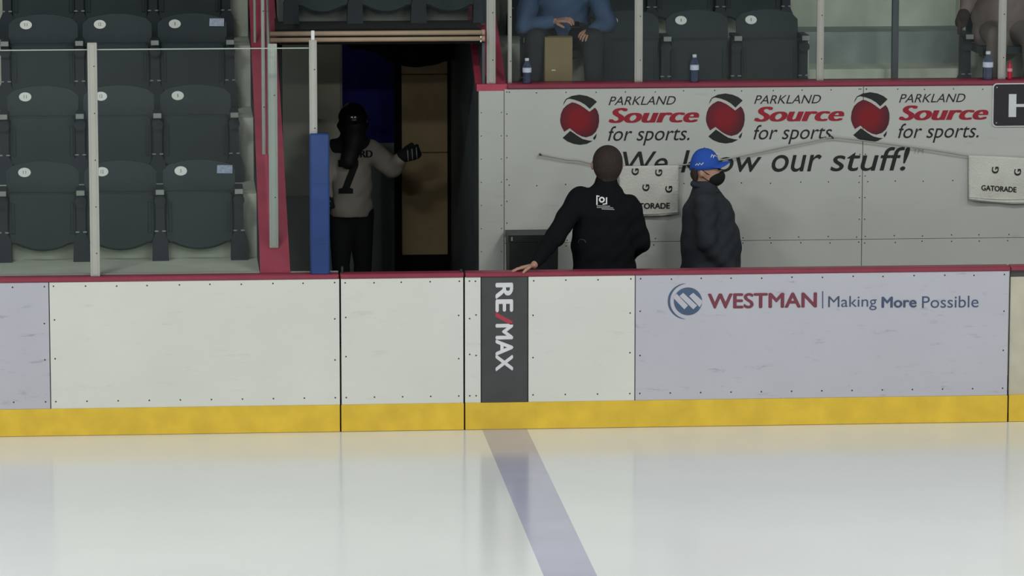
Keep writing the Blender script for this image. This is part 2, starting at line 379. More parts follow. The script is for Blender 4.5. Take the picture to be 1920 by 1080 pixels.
prt('lettering', 'More', 1653, 1719, 556, 577, -0.004, 'print_navy', pw, bold=0.03)
prt('lettering', 'Possible', 1729, 1835, 555, 577, -0.004, 'print_navy', pw)
flat('divider', pxpoly([(1541.5, 546), (1543.5, 546), (1543.5, 578), (1541.5, 578)], -0.004), -0.004, 'print_navy', pw)
lc = [(1290 + 26.5 * math.cos(a), 565 + 26 * math.sin(a)) for a in np.linspace(0, 2 * math.pi, 40, endpoint=False)]
flat('emblem_disc', pxpoly(lc, -0.004), -0.004, 'print_blue', pw)
cres = [(1286 + 34 * math.cos(a), 565 + 33.5 * math.sin(a)) for a in np.linspace(math.radians(95), math.radians(268), 24)] + \
       [(1291 + 34.5 * math.cos(a), 565 + 33.5 * math.sin(a)) for a in np.linspace(math.radians(262), math.radians(100), 24)]
flat('emblem_crescent', pxpoly(cres, -0.004), -0.004, 'print_blue', pw)
for q in ([(1261, 557), (1269, 551), (1290, 573), (1283, 580)], [(1274, 555), (1281, 549), (1307, 573), (1300, 580)], [(1292, 555), (1300, 549), (1318, 565), (1312, 576)]):
    flat('emblem_stripe', pxpoly(q, -0.0055), -0.0055, 'board_vinyl', pw)

# ------------------------------------------------------------------ terraces (concrete) on the left, over the tunnel and on the right
RD, RR = 0.82, 0.45
def ry(k): return 0.10 + RD * (k - 1)           # front edge of row k
def rz(k): return 1.10 + RR * (k - 1)          # its floor
XL = ax(487, 0.11, 517)
for k in range(1, 7):
    z0 = 0.0 if k == 1 else rz(k - 1) - 0.02
    t = tag(MB().box(-5.6, XL if k < 4 else XL, ry(k) + (0.03 if k == 1 else 0), ry(k) + RD + 0.02, z0, rz(k)).build('terrace_step', 'concrete'), 'concrete terrace step under the seats on the left', kind='structure')
RX0 = 0.16; RXS = ax(1519, 2.5, 100); RXE = ax(1838, 2.5, 100)
for k in range(3, 7):
    for (a, b) in ((RX0, RXS), (RXE, 6.2)):
        tag(MB().box(a, b, ry(k) + (0.16 if k == 3 else 0), ry(k) + RD + 0.02, rz(k) - RR - 0.02, rz(k)).build('terrace_step', 'concrete'), 'concrete terrace step behind the bench', kind='structure')
st = tag(empty('aisle_stair', (RXS, 1.9, 1.98)), 'concrete aisle stair between two seat blocks', kind='structure')
steps = [(1.90, 2.56, 1.995), (2.56, 3.02, 2.24), (3.02, 3.50, 2.48), (3.50, 3.93, 2.72), (3.93, 4.34, 2.96), (4.34, 4.9, 3.19)]
for i, (a, b, z) in enumerate(steps):
    rel(MB().box(RXS, RXE, a, b + 0.05, z - 0.30, z, 0.004).build('step', 'concrete_grey' if i == 2 else 'concrete', st), (RXS, 1.9, 1.98))
hp = at(1677, 150, 2.30)
h = tag(empty('handrail_post', (hp[0], 2.30, 1.985)), 'slim black handrail post standing in the concrete aisle', 'post')
MB().box(-0.024, 0.024, -0.024, 0.024, 0.0, 1.05, 0.004).build('post', 'black_paint', h)
MB().box(-0.06, 0.06, -0.06, 0.06, 0.0, 0.012).build('foot_plate', 'black_paint', h)
MB().tube([(0, 0, 1.05), (0, 0.35, 1.24), (0, 1.2, 1.70)], 0.024).build('rail', 'black_paint', h)

# ------------------------------------------------------------------ seats
def make_seat(wd, end=False, plaque=None, number='1', down=False):
    s = empty('stadium_seat')
    hw = wd / 2
    # backrest: arched top, slightly dished, leaning back
    def br(u, t, th):
        x = u * (hw - 0.022); top = 0.690 - 0.045 * u * u - (0.025 if abs(u) > .97 else 0); z = 0.44 + (top - 0.44) * t
        y = 0.02 + (z - 0.44) * 0.30 + 0.03 * (1 - u * u) + th; return (x, y, z)
    us = np.linspace(-1, 1, 13); ts = np.linspace(0, 1, 6); v = []; f = []; n = len(us); m = len(ts)
    for th in (0, 0.028):
        for t in ts:
            for u in us: v.append(br(u, t, th))
    N = n * m
    for j in range(m - 1):
        for i in range(n - 1):
            a = j * n + i; f.append((a, a + 1, a + n + 1, a + n)); f.append((N + a, N + a + n, N + a + n + 1, N + a + 1))
    for i in range(n - 1): f.append((i, N + i, N + i + 1, i + 1)); a = (m - 1) * n + i; f.append((a, a + 1, N + a + 1, N + a))
    for j in range(m - 1):
        a = j * n; f.append((a, a + n, N + a + n, N + a)); a = j * n + n - 1; f.append((a, N + a, N + a + n, a + n))
    bk = mk('backrest', v, f, 'seat_plastic', s)
    # tip-up pan
    w2 = hw - 0.032
    prof = [(-w2, 0.475), (-w2, 0.15), (-w2 * .92, 0.125)] + [(w2 * q, 0.075 + 0.05 * (q / .8) ** 2) for q in np.linspace(-.8, .8, 9)] + [(w2 * .92, 0.125), (w2, 0.15), (w2, 0.475), (w2 * .9, 0.49), (-w2 * .9, 0.49)]
    def pr(y, sc): return [(x * sc, y, 0.3 + (z - 0.3) * sc) for x, z in prof]
    if down: pan = MB().loft([[(x, -0.38 + (0.5 - z) * 0.0 + (z - 0.1) * 0.98, 0.44 + d) for x, z in prof] for d in (-0.05, -0.01, 0.0)]).build('seat_pan', 'seat_plastic', s)
    else: pan = MB().loft([pr(-0.085, 0.93), pr(-0.07, 1.0), pr(-0.03, 1.0), pr(-0.02, 0.97)]).build('seat_pan', 'seat_plastic', s)
    if not down:
        for sx in (-1, 1): MB().box(sx * w2 * .84 - 0.012, sx * w2 * .84 + 0.012, -0.094, -0.084, 0.2, 0.42, 0.003).build('rib', 'seat_frame', pan)
    # standards, shared edge: the left one, and the right one on end seats
    for sx in ((-1, 1) if end else (-1,)):
        x = sx * hw
        leg = MB().prism([(x - 0.058, 0.0), (x + 0.058, 0.0), (x + 0.054, 0.15), (x + 0.032, 0.2), (x + 0.032, 0.49), (x - 0.032, 0.49), (x - 0.032, 0.2), (x - 0.054, 0.15)], -0.10, 0.05).build('leg', 'seat_frame', s)
        arm = MB().box(x - 0.031, x + 0.031, -0.21, 0.08, 0.492, 0.522, 0.006).build('armrest', 'seat_frame', leg)
        MB().box(x - 0.029, x + 0.029, -0.222, -0.209, 0.484, 0.520, 0.003).build('armrest_tip', 'armrest', leg)
        MB().lathe([(0.0, 0), (0.04, 0.0), (0.04, 0.03), (0, 0.03)], n=14).build('hinge_cover', 'seat_frame', leg).matrix_basis = Matrix.Translation((x, -0.11, 0.43)) @ Matrix.Rotation(math.pi / 2, 4, 'X')
        for b in (-1, 1): MB().box(x + b * 0.026 - 0.013, x + b * 0.026 + 0.013, -0.112, -0.099, 0.208, 0.218, 0.002).build('bolt', 'armrest', leg)
    # number plate
    px = -0.46 * hw; z = 0.615; yb = br(px / (hw - .022), (z - .44) / .235, 0)[1]
    tilt = Matrix.Translation((px, yb - 0.006, z)) @ Matrix.Rotation(0.11, 4, 'Z') @ Matrix.Rotation(-0.29, 4, 'X')
    pl = MB().loft([[(p, 0.004, q) for p, q in disc(0, 0, .045, .034, 22)], [(p, 0, q) for p, q in disc(0, 0, .044, .033, 22)]]).build('number_plate', 'plate_white', s)
    pl.matrix_basis = tilt
    wn = 0.0055 if number == '1' else (0.011 if len(number) < 2 else 0.021)
    lettering('number', number, -wn / 2, wn / 2, -0.012, 0.012, -0.003, 'plate_text', pl)
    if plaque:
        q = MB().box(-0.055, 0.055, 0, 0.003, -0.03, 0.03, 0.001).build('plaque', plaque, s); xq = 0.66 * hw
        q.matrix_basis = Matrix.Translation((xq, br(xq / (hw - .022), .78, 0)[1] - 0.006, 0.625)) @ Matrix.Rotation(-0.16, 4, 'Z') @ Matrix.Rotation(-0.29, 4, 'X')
    return s
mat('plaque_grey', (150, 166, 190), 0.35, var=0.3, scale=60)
LC = [ax(78, .75), ax(224.5, .75), ax(373, .75)]; LW = 0.552
rowname = {1: 'front row', 2: 'second row', 3: 'third row', 4: 'fourth row'}
colname = ['leftmost seat', 'middle seat', 'end seat by the red wall']
nums = {1: ['11', '12', '5'], 2: ['11', '12', '1'], 3: ['11', '12', '1'], 4: ['11', '12', '1']}
SY = 0.76                                       # seat reference behind row front
for k in range(1, 5):
    for c in range(3):
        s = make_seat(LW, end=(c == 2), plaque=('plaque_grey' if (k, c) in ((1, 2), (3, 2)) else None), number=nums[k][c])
        s.location = (LC[c] - 0.012 * (k - 1) , ry(k) + SY, rz(k))
        tag(s, 'charcoal tip-up seat, %s left of the tunnel, %s' % (rowname[k], colname[c]), 'seat', 'left seat block')
RC = [ax(1050, 2.4, 40), ax(1182, 2.4, 40), ax(1312, 2.4, 40), ax(1444, 2.4, 40)]; RW = 0.508
rcn = ['under the seated person in blue', 'next right of the person in blue', 'third from the red wall', 'end seat beside the concrete aisle']
for k in (3, 4):
    for c in range(4):
        s = make_seat(RW, end=(c == 3), number='1', down=(k == 3 and c == 0)); s.location = (RC[c] - 0.012 * (k - 3), ry(k) + SY, rz(k))
        lab = 'charcoal tip-up seat behind the bench glass, ' + rcn[c] if k == 3 else 'charcoal tip-up seat of the upper row behind the bench, ' + ['directly behind the person in blue', 'second from the red wall', 'third from the red wall', 'end seat by the aisle'][c]
        tag(s, lab, 'seat', 'right seat block')
s = make_seat(RW, end=True, down=True); BX = ax(1876, 2.4, 60); s.location = (BX, ry(3) + SY, rz(3)); tag(s, 'charcoal seat under the person in the brown coat', 'seat', 'right seat block')

# ------------------------------------------------------------------ glass on the left boards
GY = 0.062
gtop = az(93, GY, 300)
def post(name, px0, px1, ytop, zbot, Y, label, m='alu', d=0.05, screws=3, ybot=None, group=None):
    x0 = ax(px0, Y, (ytop + 300) / 2); x1 = ax(px1, Y, (ytop + 300) / 2); zt = az(ytop, Y, px0); zb = zbot if zbot is not None else az(ybot, Y, px0)
    e = empty(name, ((x0 + x1) / 2, Y, zb)); hw = (x1 - x0) / 2; H = zt - zb
    MB().box(-hw, hw, -d / 2, d / 2, 0, H, min(0.004, hw * .3)).build('channel', m, e)
    MB().box(-hw * .55, hw * .55, -d / 2 - 0.004, -d / 2, 0.01, H - 0.01, 0.0015).build('cover_strip', m, e)
    for i in range(screws):
        sb = MB(); screw(sb, hw * .35, H * (i + .5) / screws, -d / 2 - 0.004, 0.005); sb.build('screw', 'screw', e)
    tag(e, label, 'glass post', group); return e
lg = empty('rink_glass', (-3.2, GY, CAPT)); tag(lg, 'clear glass shielding the left seat block', 'glass')
xs = [-5.5, ax(168, GY, 300), ax(582, GY, 300)]
for a, b in zip(xs[:-1], xs[1:]):
    rel(MB().box(a + .004, b - .004, GY - .006, GY + .006, CAPT, gtop, 0.001).build('pane', 'arena_glass', lg), lg.location)
    rel(MB().box(a + .004, b - .004, GY - .0065, GY + .0065, gtop, gtop + 0.007).build('edge_strip', 'steel_light', lg), lg.location)
post('glass_post', 165, 183, 80, CAPT, GY - 0.03, 'pale aluminium glass post in front of the left seats', d=0.03, screws=5)
e = post('glass_post', 580, 594.5, 75, CAPT, GY - 0.01, 'white glass post rising out of the blue pad', d=0.03, screws=4)
MB().box(-0.012, 0.012, -0.01, 0.01, az(75, GY, 580) - CAPT, az(57, GY, 580) - CAPT, 0.003).build('pin', 'print_white', e)
# blue pad
x0, x1 = ax(581, 0.03, 400), ax(618, 0.03, 400); pc = ((x0 + x1) / 2, 0.045, CAPT); zt = az(250, 0.03, 600) - CAPT
pd = empty('post_pad', pc); tag(pd, 'tall blue foam pad strapped to the glass post by the tunnel', 'pad')
def rr(hx, hy, z, b, ox=0): return [(ox + sx * (hx - b) + b * math.cos(a), sy * (hy - b) + b * math.sin(a), z) for sx, sy, a0 in ((1, 1, 0), (-1, 1, 90), (-1, -1, 180), (1, -1, 270)) for a in [math.radians(a0 + q) for q in (0, 30, 60, 90)]]
hx = (x1 - x0) / 2
MB().loft([rr(hx - .006, .05, 0.0, .015), rr(hx, .055, .01, .02), rr(hx, .055, zt - .012, .02), rr(hx - .008, .048, zt, .015)]).build('foam', 'pad_blue', pd, True)
for zz in (0.22, 0.62): MB().loft([rr(hx + .0015, .0565, zz, .02), rr(hx + .0015, .0565, zz + .012, .02)], cap=False).build('strap', 'pad_blue', pd)

# ------------------------------------------------------------------ red side walls with sloping caps
def sidewall(name, pts, zlow, label, capt=0.05, inner='black_paint'):
    """pts: (y, z, xl, xr) along the slope"""
    e = empty(name, (pts[0][2], pts[0][0], zlow)); b = e.location
    MB().loft([[(xl, y, z), (xr, y, z), (xr, y, z - capt), (xl, y, z - capt)] for y, z, xl, xr in pts]).build('sloping_cap', 'side_red', e, base=b)
    MB().loft([[(xl + .02, y + .004, z - capt), (xr - .004, y + .004, z - capt), (xr - .004, y + .004, zlow), (xl + .02, y + .004, zlow)] for y, z, xl, xr in pts]).build('wall_body', inner, e, base=b)
    return tag(e, label, kind='structure')
SL = RR / RD
y0 = 0.112; p0 = at(516, 512, y0)
def lpt(y, x_l, x_r): return (y, 1.115 + (y - y0) * SL, x_l, x_r)
xa, xb = ax(488, y0, 512), ax(544, y0, 512)
yT = 4.5
sidewall('wall_left', [lpt(y0, xa, xb), lpt(1.7, xa + .005, xb - .005), lpt(yT, xa + .0, xb - .02)], 0.04, 'red sloping side wall between the left seats and the tunnel')
ya = 1.70; ra, rb = ax(894, ya, 170), ax(951, ya, 165)
sidewall('wall_right', [(ya, 2.235, ra, rb), (ya + .12, 2.235, ra, rb), (4.6, 2.235 + (4.6 - ya - .12) * SL, ra - .01, rb - .04)], 0.04, 'red sloping side wall right of the tunnel above the bench')
# posts standing on the red slopes
def slope_post(px0, px1, ytop, ybot, Y, label, m='steel_light', d=0.03): return post('glass_post', px0, px1, ytop, None, Y, label, m, d, 2, ybot)
def solve_Y(py, px, yy0, zz0):                  # where the sight line meets the slope
    for Y in np.arange(0.1, 4.4, 0.005):
        if az(py, Y, px) < zz0 + (Y - yy0) * SL: return float(Y)
    return 1.0
Ya = solve_Y(465, 512, y0, 1.115); slope_post(503, 520, 82, 465, Ya, 'wide pale glass post low on the left red wall')
Yb = solve_Y(290, 493, y0, 1.115); slope_post(490, 496.5, -70, 290, Yb, 'thin pale glass post midway up the left red wall')
Yc = solve_Y(80, 478, y0, 1.115); slope_post(475, 480, -260, 80, Yc, 'thin pale glass post high on the left red wall')
post('glass_post', 912, 929, -200, 2.235, 1.76, 'wide pale glass post on the red wall right of the tunnel', 'alu', 0.04, 4)
Yd = solve_Y(47, 905, ya + .12, 2.235); slope_post(901, 909, -160, 47, Yd, 'short thin glass post farther back on the right red wall')
sg = empty('side_glass', (xb - .07, Ya, 1.3)); tag(sg, 'side glass above the left red wall', 'glass')
for a, b_ in ((Ya, Yb), (Yb, Yc)):
    xg = ax(508, Ya, 300); zA = 1.125 + (a - y0) * SL; zB = 1.125 + (b_ - y0) * SL
    MB().loft([[(xg - .004, a + .03, zA + .03), (xg + .004, a + .03, zA + .03), (xg + .004, a + .03, zA + 1.40), (xg - .004, a + .03, zA + 1.40)], [(xg - .004, b_ - .03, zB), (xg + .004, b_ - .03, zB), (xg + .004, b_ - .03, zB + 1.40), (xg - .004, b_ - .03, zB + 1.40)]]).build('pane', 'arena_glass', sg, base=sg.location)

# ------------------------------------------------------------------ tunnel
TB = 4.70
xw0 = ax(531, TB, 300); xw1 = ax(641, TB, 300); xd0 = ax(740, TB, 300); zg = az(367, TB, 560); zc = 2.53
wb = tag(empty('wall_tunnel', (0, TB, 0)), 'beige over dark green end wall of the tunnel', kind='structure')
rel(MB().box(xw0, xw1, TB, TB + .12, zg, zc + .3).build('upper_wall', 'tunnel_beige', wb), (0, TB, 0))
rel(MB().box(xw0, xw1, TB - .004, TB + .12, 0.04, zg).build('lower_wall', 'tunnel_green', wb), (0, TB, 0))
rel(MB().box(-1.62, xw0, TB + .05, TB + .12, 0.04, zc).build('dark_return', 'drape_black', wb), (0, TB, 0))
rel(MB().box(xw1 - .012, xw1 + .006, TB - .012, TB + .13, 0.04, zc).build('corner_guard', 'alu', wb), (0, TB, 0))
rel(MB().box(xw1 - .3, 0.1, TB + .55, TB + .65, az(268, TB + .55, 690), zc + .4).build('upper_hanging', 'navy', wb), (0, TB, 0))
rel(MB().box(xw1 - .3, 0.1, TB + .56, TB + .65, 0.04, az(268, TB + .55, 690)).build('lower_hanging', 'tunnel_green', wb), (0, TB, 0))
dr = tag(empty('door_3', (xd0, TB, 0.04)), 'tan panelled door in a black frame at the tunnel end', kind='structure')
xt0, xt1 = ax(753, TB, 300), ax(839, TB, 300); zt0, zt1 = az(478, TB, 800), az(105, TB, 800)
rel(MB().box(xd0, xt0 - .002, TB - .03, TB + .1, 0.04, zc).build('frame', 'drape_black', dr), (xd0, TB, .04))
rel(MB().box(xt1 + .002, 0.0, TB - .0, TB + .1, 0.04, zc).build('frame', 'drape_black', dr), (xd0, TB, .04))
rel(MB().box(xt0, xt1, TB - .0, TB + .08, 0.04, zt0 - .002).build('kick_plate', 'drape_black', dr), (xd0, TB, .04))
zm = [zt0, az(286, TB, 800), az(139, TB, 800), zt1 + .35]
for a, b in zip(zm[:-1], zm[1:]): rel(MB().box(xt0, xt1, TB - .01, TB + .06, a + .003, b - .003, .003).build('panel', 'door_tan', dr), (xd0, TB, .04))
# ceiling slab over the tunnel carrying the upper seats
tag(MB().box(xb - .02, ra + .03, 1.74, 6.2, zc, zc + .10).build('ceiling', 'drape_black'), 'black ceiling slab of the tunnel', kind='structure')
for i in range(3):
    tag(MB().box(xb + .002, ra - .002, 2.55 + RD * i, 2.55 + RD * (i + 1) + .02, zc + .10, zc + .10 + .42 * (i + 1)).build('terrace_step', 'concrete_riser'), 'concrete terrace step above the tunnel', kind='structure')
for i in range(3):
    s = make_seat(0.46, end=(i == 2)); s.location = (xb + .32 + .47 * i, 2.42, zc + .10)
    tag(s, 'shadowed charcoal seat above the tunnel, %s' % ['nearest the left red wall', 'in the middle of the three', 'nearest the right red wall'][i], 'seat', 'seats above the tunnel')
tag(MB().box(-0.02, 0.0, 1.76, 6.1, 0.04, zc).build('wall_tunnel_side', 'black_paint'), 'black side wall of the tunnel', kind='structure')
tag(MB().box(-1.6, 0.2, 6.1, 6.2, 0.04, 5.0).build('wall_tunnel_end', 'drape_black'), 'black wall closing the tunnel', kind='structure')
# two rails and glass above the mouth of the tunnel
for yy, r_, Y, lab in ((61.5, 0.019, 1.74, 'upper of the two tan rails across the tunnel mouth'), (73, 0.017, 1.70, 'lower of the two tan rails across the tunnel mouth')):
    a = at(502, yy + 2, Y); b = at(906, yy, Y); e = empty('tunnel_rail', a); z = (a[2] + b[2]) / 2
    MB().tube([(a[0], Y, z), (b[0], Y, z)], r_, 12).build('tube', 'rail_tan', e, True, a)
    for q in (a, b): MB().tube([(q[0] - .012, Y, z), (q[0] + .012, Y, z)], r_ + .004, 12).build('end_collar', 'rail_tan', e, True, a)
    if r_ < .018:
        for dz in (0.014, -0.016): MB().lathe([(0.0, 0), (.008, 0), (.006, .006), (0, .007)], n=8).build('bolt', 'chrome', e).matrix_basis = Matrix.Translation((ax(901, Y, 75) - a[0], -.02, z + dz - a[2])) @ Matrix.Rotation(math.pi / 2, 4, 'X')
    tag(e, lab, 'rail')
tg = empty('tunnel_glass', at(700, 57, 1.76)); tag(tg, 'glass pane above the rails over the tunnel mouth', 'glass')
zgl = az(54, 1.76, 700)
MB().box(ax(503, 1.76, 60), ax(905, 1.76, 60), 1.755, 1.765, zgl, zgl + 1.3).build('pane', 'arena_glass', tg, base=tg.location)
MB().box(ax(499, 1.76, 60), ax(503, 1.76, 60), 1.75, 1.77, zgl - .08, zgl + 1.3).build('edge_strip', 'steel_light', tg, base=tg.location)
# scalloped black valance
vp = [(612, 78), (645, 80), (655, 90), (700, 97), (720, 108), (738, 120), (760, 125), (790, 126), (815, 121), (842, 114), (880, 108)]
vx = [at(x, y, 4.2) for x, y in vp]; rows = []
xsn = np.linspace(vx[0][0], min(vx[-1][0], -0.03), 60); zb = np.interp(xsn, [p[0] for p in vx], [p[2] for p in vx])
v = []; f = []
for th in (0, .012):
    for j in range(5):
        for i, x in enumerate(xsn): v.append((x, 4.2 + .025 * math.sin(x * 38) * (1 - j / 5) + th, zb[i] + (zc - zb[i]) * j / 4))
N = 5 * 60
for j in range(4):
    for i in range(59):
        a = j * 60 + i; f.append((a, a + 1, a + 61, a + 60)); f.append((N + a, N + a + 60, N + a + 61, N + a + 1))
for i in range(59): f.append((i, N + i, N + i + 1, i + 1))
tag(mk('valance', v, f, 'drape_black', smooth=True), 'black cloth valance with scalloped edge hanging inside the tunnel', 'curtain')

# ------------------------------------------------------------------ bench back wall
WY = 1.70; ZT = 2.20
wk = tag(empty('wall_back', (0, WY, 0)), 'white panelled bench wall with shop advertising', kind='structure'); wo = (0, WY, 0)
s0 = ax(897, WY, 300); s1 = ax(945, WY, 300); s2 = ax(1617, WY, 300); s3 = 5.6; zsm = az(451, WY, 1400)
panels = {}
def wpanel(k, a, b, z0, z1):
    p = MB().box(a + .002, b - .002, WY - .012, WY + .01, z0 + .0015, z1 - .0015, .002).build('panel', 'wall_white', wk, base=wo); panels[k] = p; return p
wpanel('a', s0, s1, 0.04, az(170, WY, 920)); wpanel('b', s1, s2, zsm, ZT); wpanel('c', s1, s2, 0.04, zsm); wpanel('d', s2, s3, zsm, ZT); wpanel('e', s2, s3, 0.04, zsm)
MB().box(s0 + .01, s3, WY + .01, WY + .14, 0.04, ZT - .02).build('core', 'gap_black', wk, base=wo)
MB().box(rb, s3, WY - .025, WY + .20, ZT + .001, ZT + .036, .006).build('cap_rail', 'cap_red', wk, base=wo)
sm = MB(); YS = WY - .012
for a, b in ((s1, s2), (s2, s3)):
    n = round((b - a) / .215)
    for i in range(n + 1):
        x = a + .03 + (b - a - .06) * i / n
        for z in (ZT - .025, az(343, WY, 1400), zsm + .022, zsm - .022): screw(sm, x + random.uniform(-.01, .01), z + random.uniform(-.005, .005), YS, .0052)
    for z in np.arange(zsm + .15, ZT, .16):
        for x in (a + .02, b - .02): screw(sm, x, z, YS, .005)
for z in np.arange(.5, ZT - .05, .17):
    for x in (s0 + .02, s1 - .02): screw(sm, x, z, YS, .0045)
tag(sm.build('screws', 'screw', wk, base=wo), kind='stuff')
# advertising print
YP = WY - .0145
pb, pdn = panels['b'], panels['d']
DX = (ax(1595, WY, 220) - ax(1050, WY, 220)) / 2
T_ = [(165, 210), (178, 165), (200, 130), (270, 95), (360, 80), (450, 95), (520, 125), (572, 165), (485, 250), (430, 200), (370, 165), (300, 140), (240, 128), (205, 140), (185, 175)]
R_ = [(130, 380), (140, 310), (165, 250), (210, 205), (270, 172), (310, 178), (370, 205), (430, 245), (482, 285), (548, 235), (575, 270), (595, 330), (598, 400), (585, 470), (555, 530), (510, 570), (440, 592), (390, 580), (330, 550), (280, 510), (245, 482), (180, 525), (150, 470), (133, 420)]
B_ = [(250, 515), (160, 598), (215, 640), (290, 670), (370, 682), (450, 670), (520, 635), (470, 630), (400, 612), (340, 575), (290, 540)]
C_ = [(570, 545), (525, 600), (540, 625), (560, 595)]
def crop(pts): return [(1030 + x / 6.4, 165 + y / 6.4) for x, y in pts]
for i in range(3):
    par = pb if i < 2 else pdn
    def sh(poly): return [(x + DX * i, z) for x, z in poly]
    for P_ in (T_, B_, C_): flat('emblem_band', sh(pxpoly(crop(P_), YP)), YP, 'print_black', par, wo)
    c = at(1087, 224, YP); q = mk('emblem_ball', [(x - c[0], 0, z - c[2]) for x, z in pxpoly(crop(R_), YP)], [tuple(range(len(R_)))], 'ball_red', par); q.location = (c[0] + DX * i, YP - WY, c[2])
    for s_, a, b, t, u, m_, bo, sk in (('PARKLAND', 1141, 1267, 180.5, 196.5, 'print_black', .0, .3), ('Source', 1141, 1311, 202, 230, 'print_red', .045, .28), ('for sports.', 1140, 1293, 236, 272.5, 'print_black', .0, .28)):
        z0, z1 = zr(1215, t, u, YP); lettering('lettering', s_, ax(a, YP, 220) + DX * i, ax(b, YP, 220) + DX * i, z0, z1, YP, m_, par, bold=bo, shear=sk, base=wo)
for s_, a, b, t, u, par in (('We', 1168, 1252, 284, 323, pb), ('know', 1277, 1428, 281, 323, pb), ('our', 1447, 1541, 290, 322, pb), ('stuff!', 1557, 1706, 276, 320.5, pb)):
    z0, z1 = zr((a + b) / 2, t, u, YP); lettering('lettering', s_, ax(a, YP), ax(b, YP), z0, z1, YP, 'print_black', par, bold=.006, shear=.22, base=wo)
z0, z1 = zr(1722, 279, 288, YP); lettering('lettering', 'TM', ax(1712, YP), ax(1732, YP), z0, z1, YP, 'print_grey', pdn, shear=.2, base=wo)
# glass over the bench wall
bg = empty('bench_glass', (2, WY + .1, ZT + .036)); tag(bg, 'tall clear glass above the bench wall', 'glass')
gx = [ax(956, 1.8, 100), ax(1197, 1.8, 100), ax(1539, 1.8, 100), ax(1880, 1.8, 100), 5.5]
for a, b in zip(gx[:-1], gx[1:]): MB().box(a + .005, b - .005, 1.794, 1.806, ZT + .036, ZT + 1.65, .001).build('pane', 'arena_glass', bg, base=bg.location)
for (a, b), lb in zip(((952, 959.5), (1190, 1205), (1532, 1545), (1872.5, 1887)), ('narrow pale glass post beside the red wall', 'pale glass post left of the middle bench bottle', 'pale glass post at the left of the concrete aisle', 'pale glass post between the two right bottles')):
    post('glass_post', a, b, -260, ZT + .036, 1.775, lb, 'alu', .03, 5, group='bench glass posts')
# HOME sign
x0 = ax(1858, WY); x1 = x0 + .98; z0, z1 = az(237, WY, 1880), az(155.5, WY, 1880); sg = empty('bench_sign', (x0, WY - .012, z0)); tag(sg, 'black bench sign with white letters and pale border', 'sign')
def rrect(xa, xb, za, zb, r): return [(cx + r * math.cos(math.radians(a0 + q)), cz + r * math.sin(math.radians(a0 + q))) for cx, cz, a0 in ((xb - r, zb - r, 0), (xa + r, zb - r, 90), (xa + r, za + r, 180), (xb - r, za + r, 270)) for q in (0, 22, 45, 68, 90)]
MB().prism(rrect(x0, x1, z0, z1, .03), WY - .026, WY - .0125).build('border', 'print_white', sg, base=sg.location)
MB().prism(rrect(x0 + .008, x1 - .008, z0 + .008, z1 - .008, .025), WY - .029, WY - .026).build('face', 'sign_black', sg, base=sg.location)
lettering('lettering', 'HOME', ax(1888, WY), x1 - .1, az(219, WY, 1900), az(175, WY, 1900), WY - .031, 'print_white', sg, bold=.055, base=sg.location)
for zz in (z0 + .03, z1 - .03): sb = MB(); screw(sb, x0 + .03, zz, WY - .029, .006); sb.build('screw', 'chrome', sg, base=sg.location)
# black bin on the wall
a, b = at(953, 441, 1.36), at(1048, 505, 1.36); bn = empty('waste_bin', ((a[0] + b[0]) / 2, 1.50, 0.04)); hw = (b[0] - a[0]) / 2; H = a[2] - .04
tag(bn, 'black plastic bin standing against the bench wall', 'bin')
def rect(h_, d_, z): return [(-h_, -d_, z), (h_, -d_, z), (h_, d_, z), (-h_, d_, z)]
MB().loft([rect(hw * .9, .12, 0), rect(hw * .97, .145, H - .05)]).build('tub', 'bin_black', bn)
MB().loft([rect(hw, .15, H - .05), rect(hw, .15, H)]).build('rim', 'bin_black', bn)
MB().box(-hw + .02, -hw + .03, -.154, -.15, H - .04, H - .012).build('tag', 'print_grey', bn)

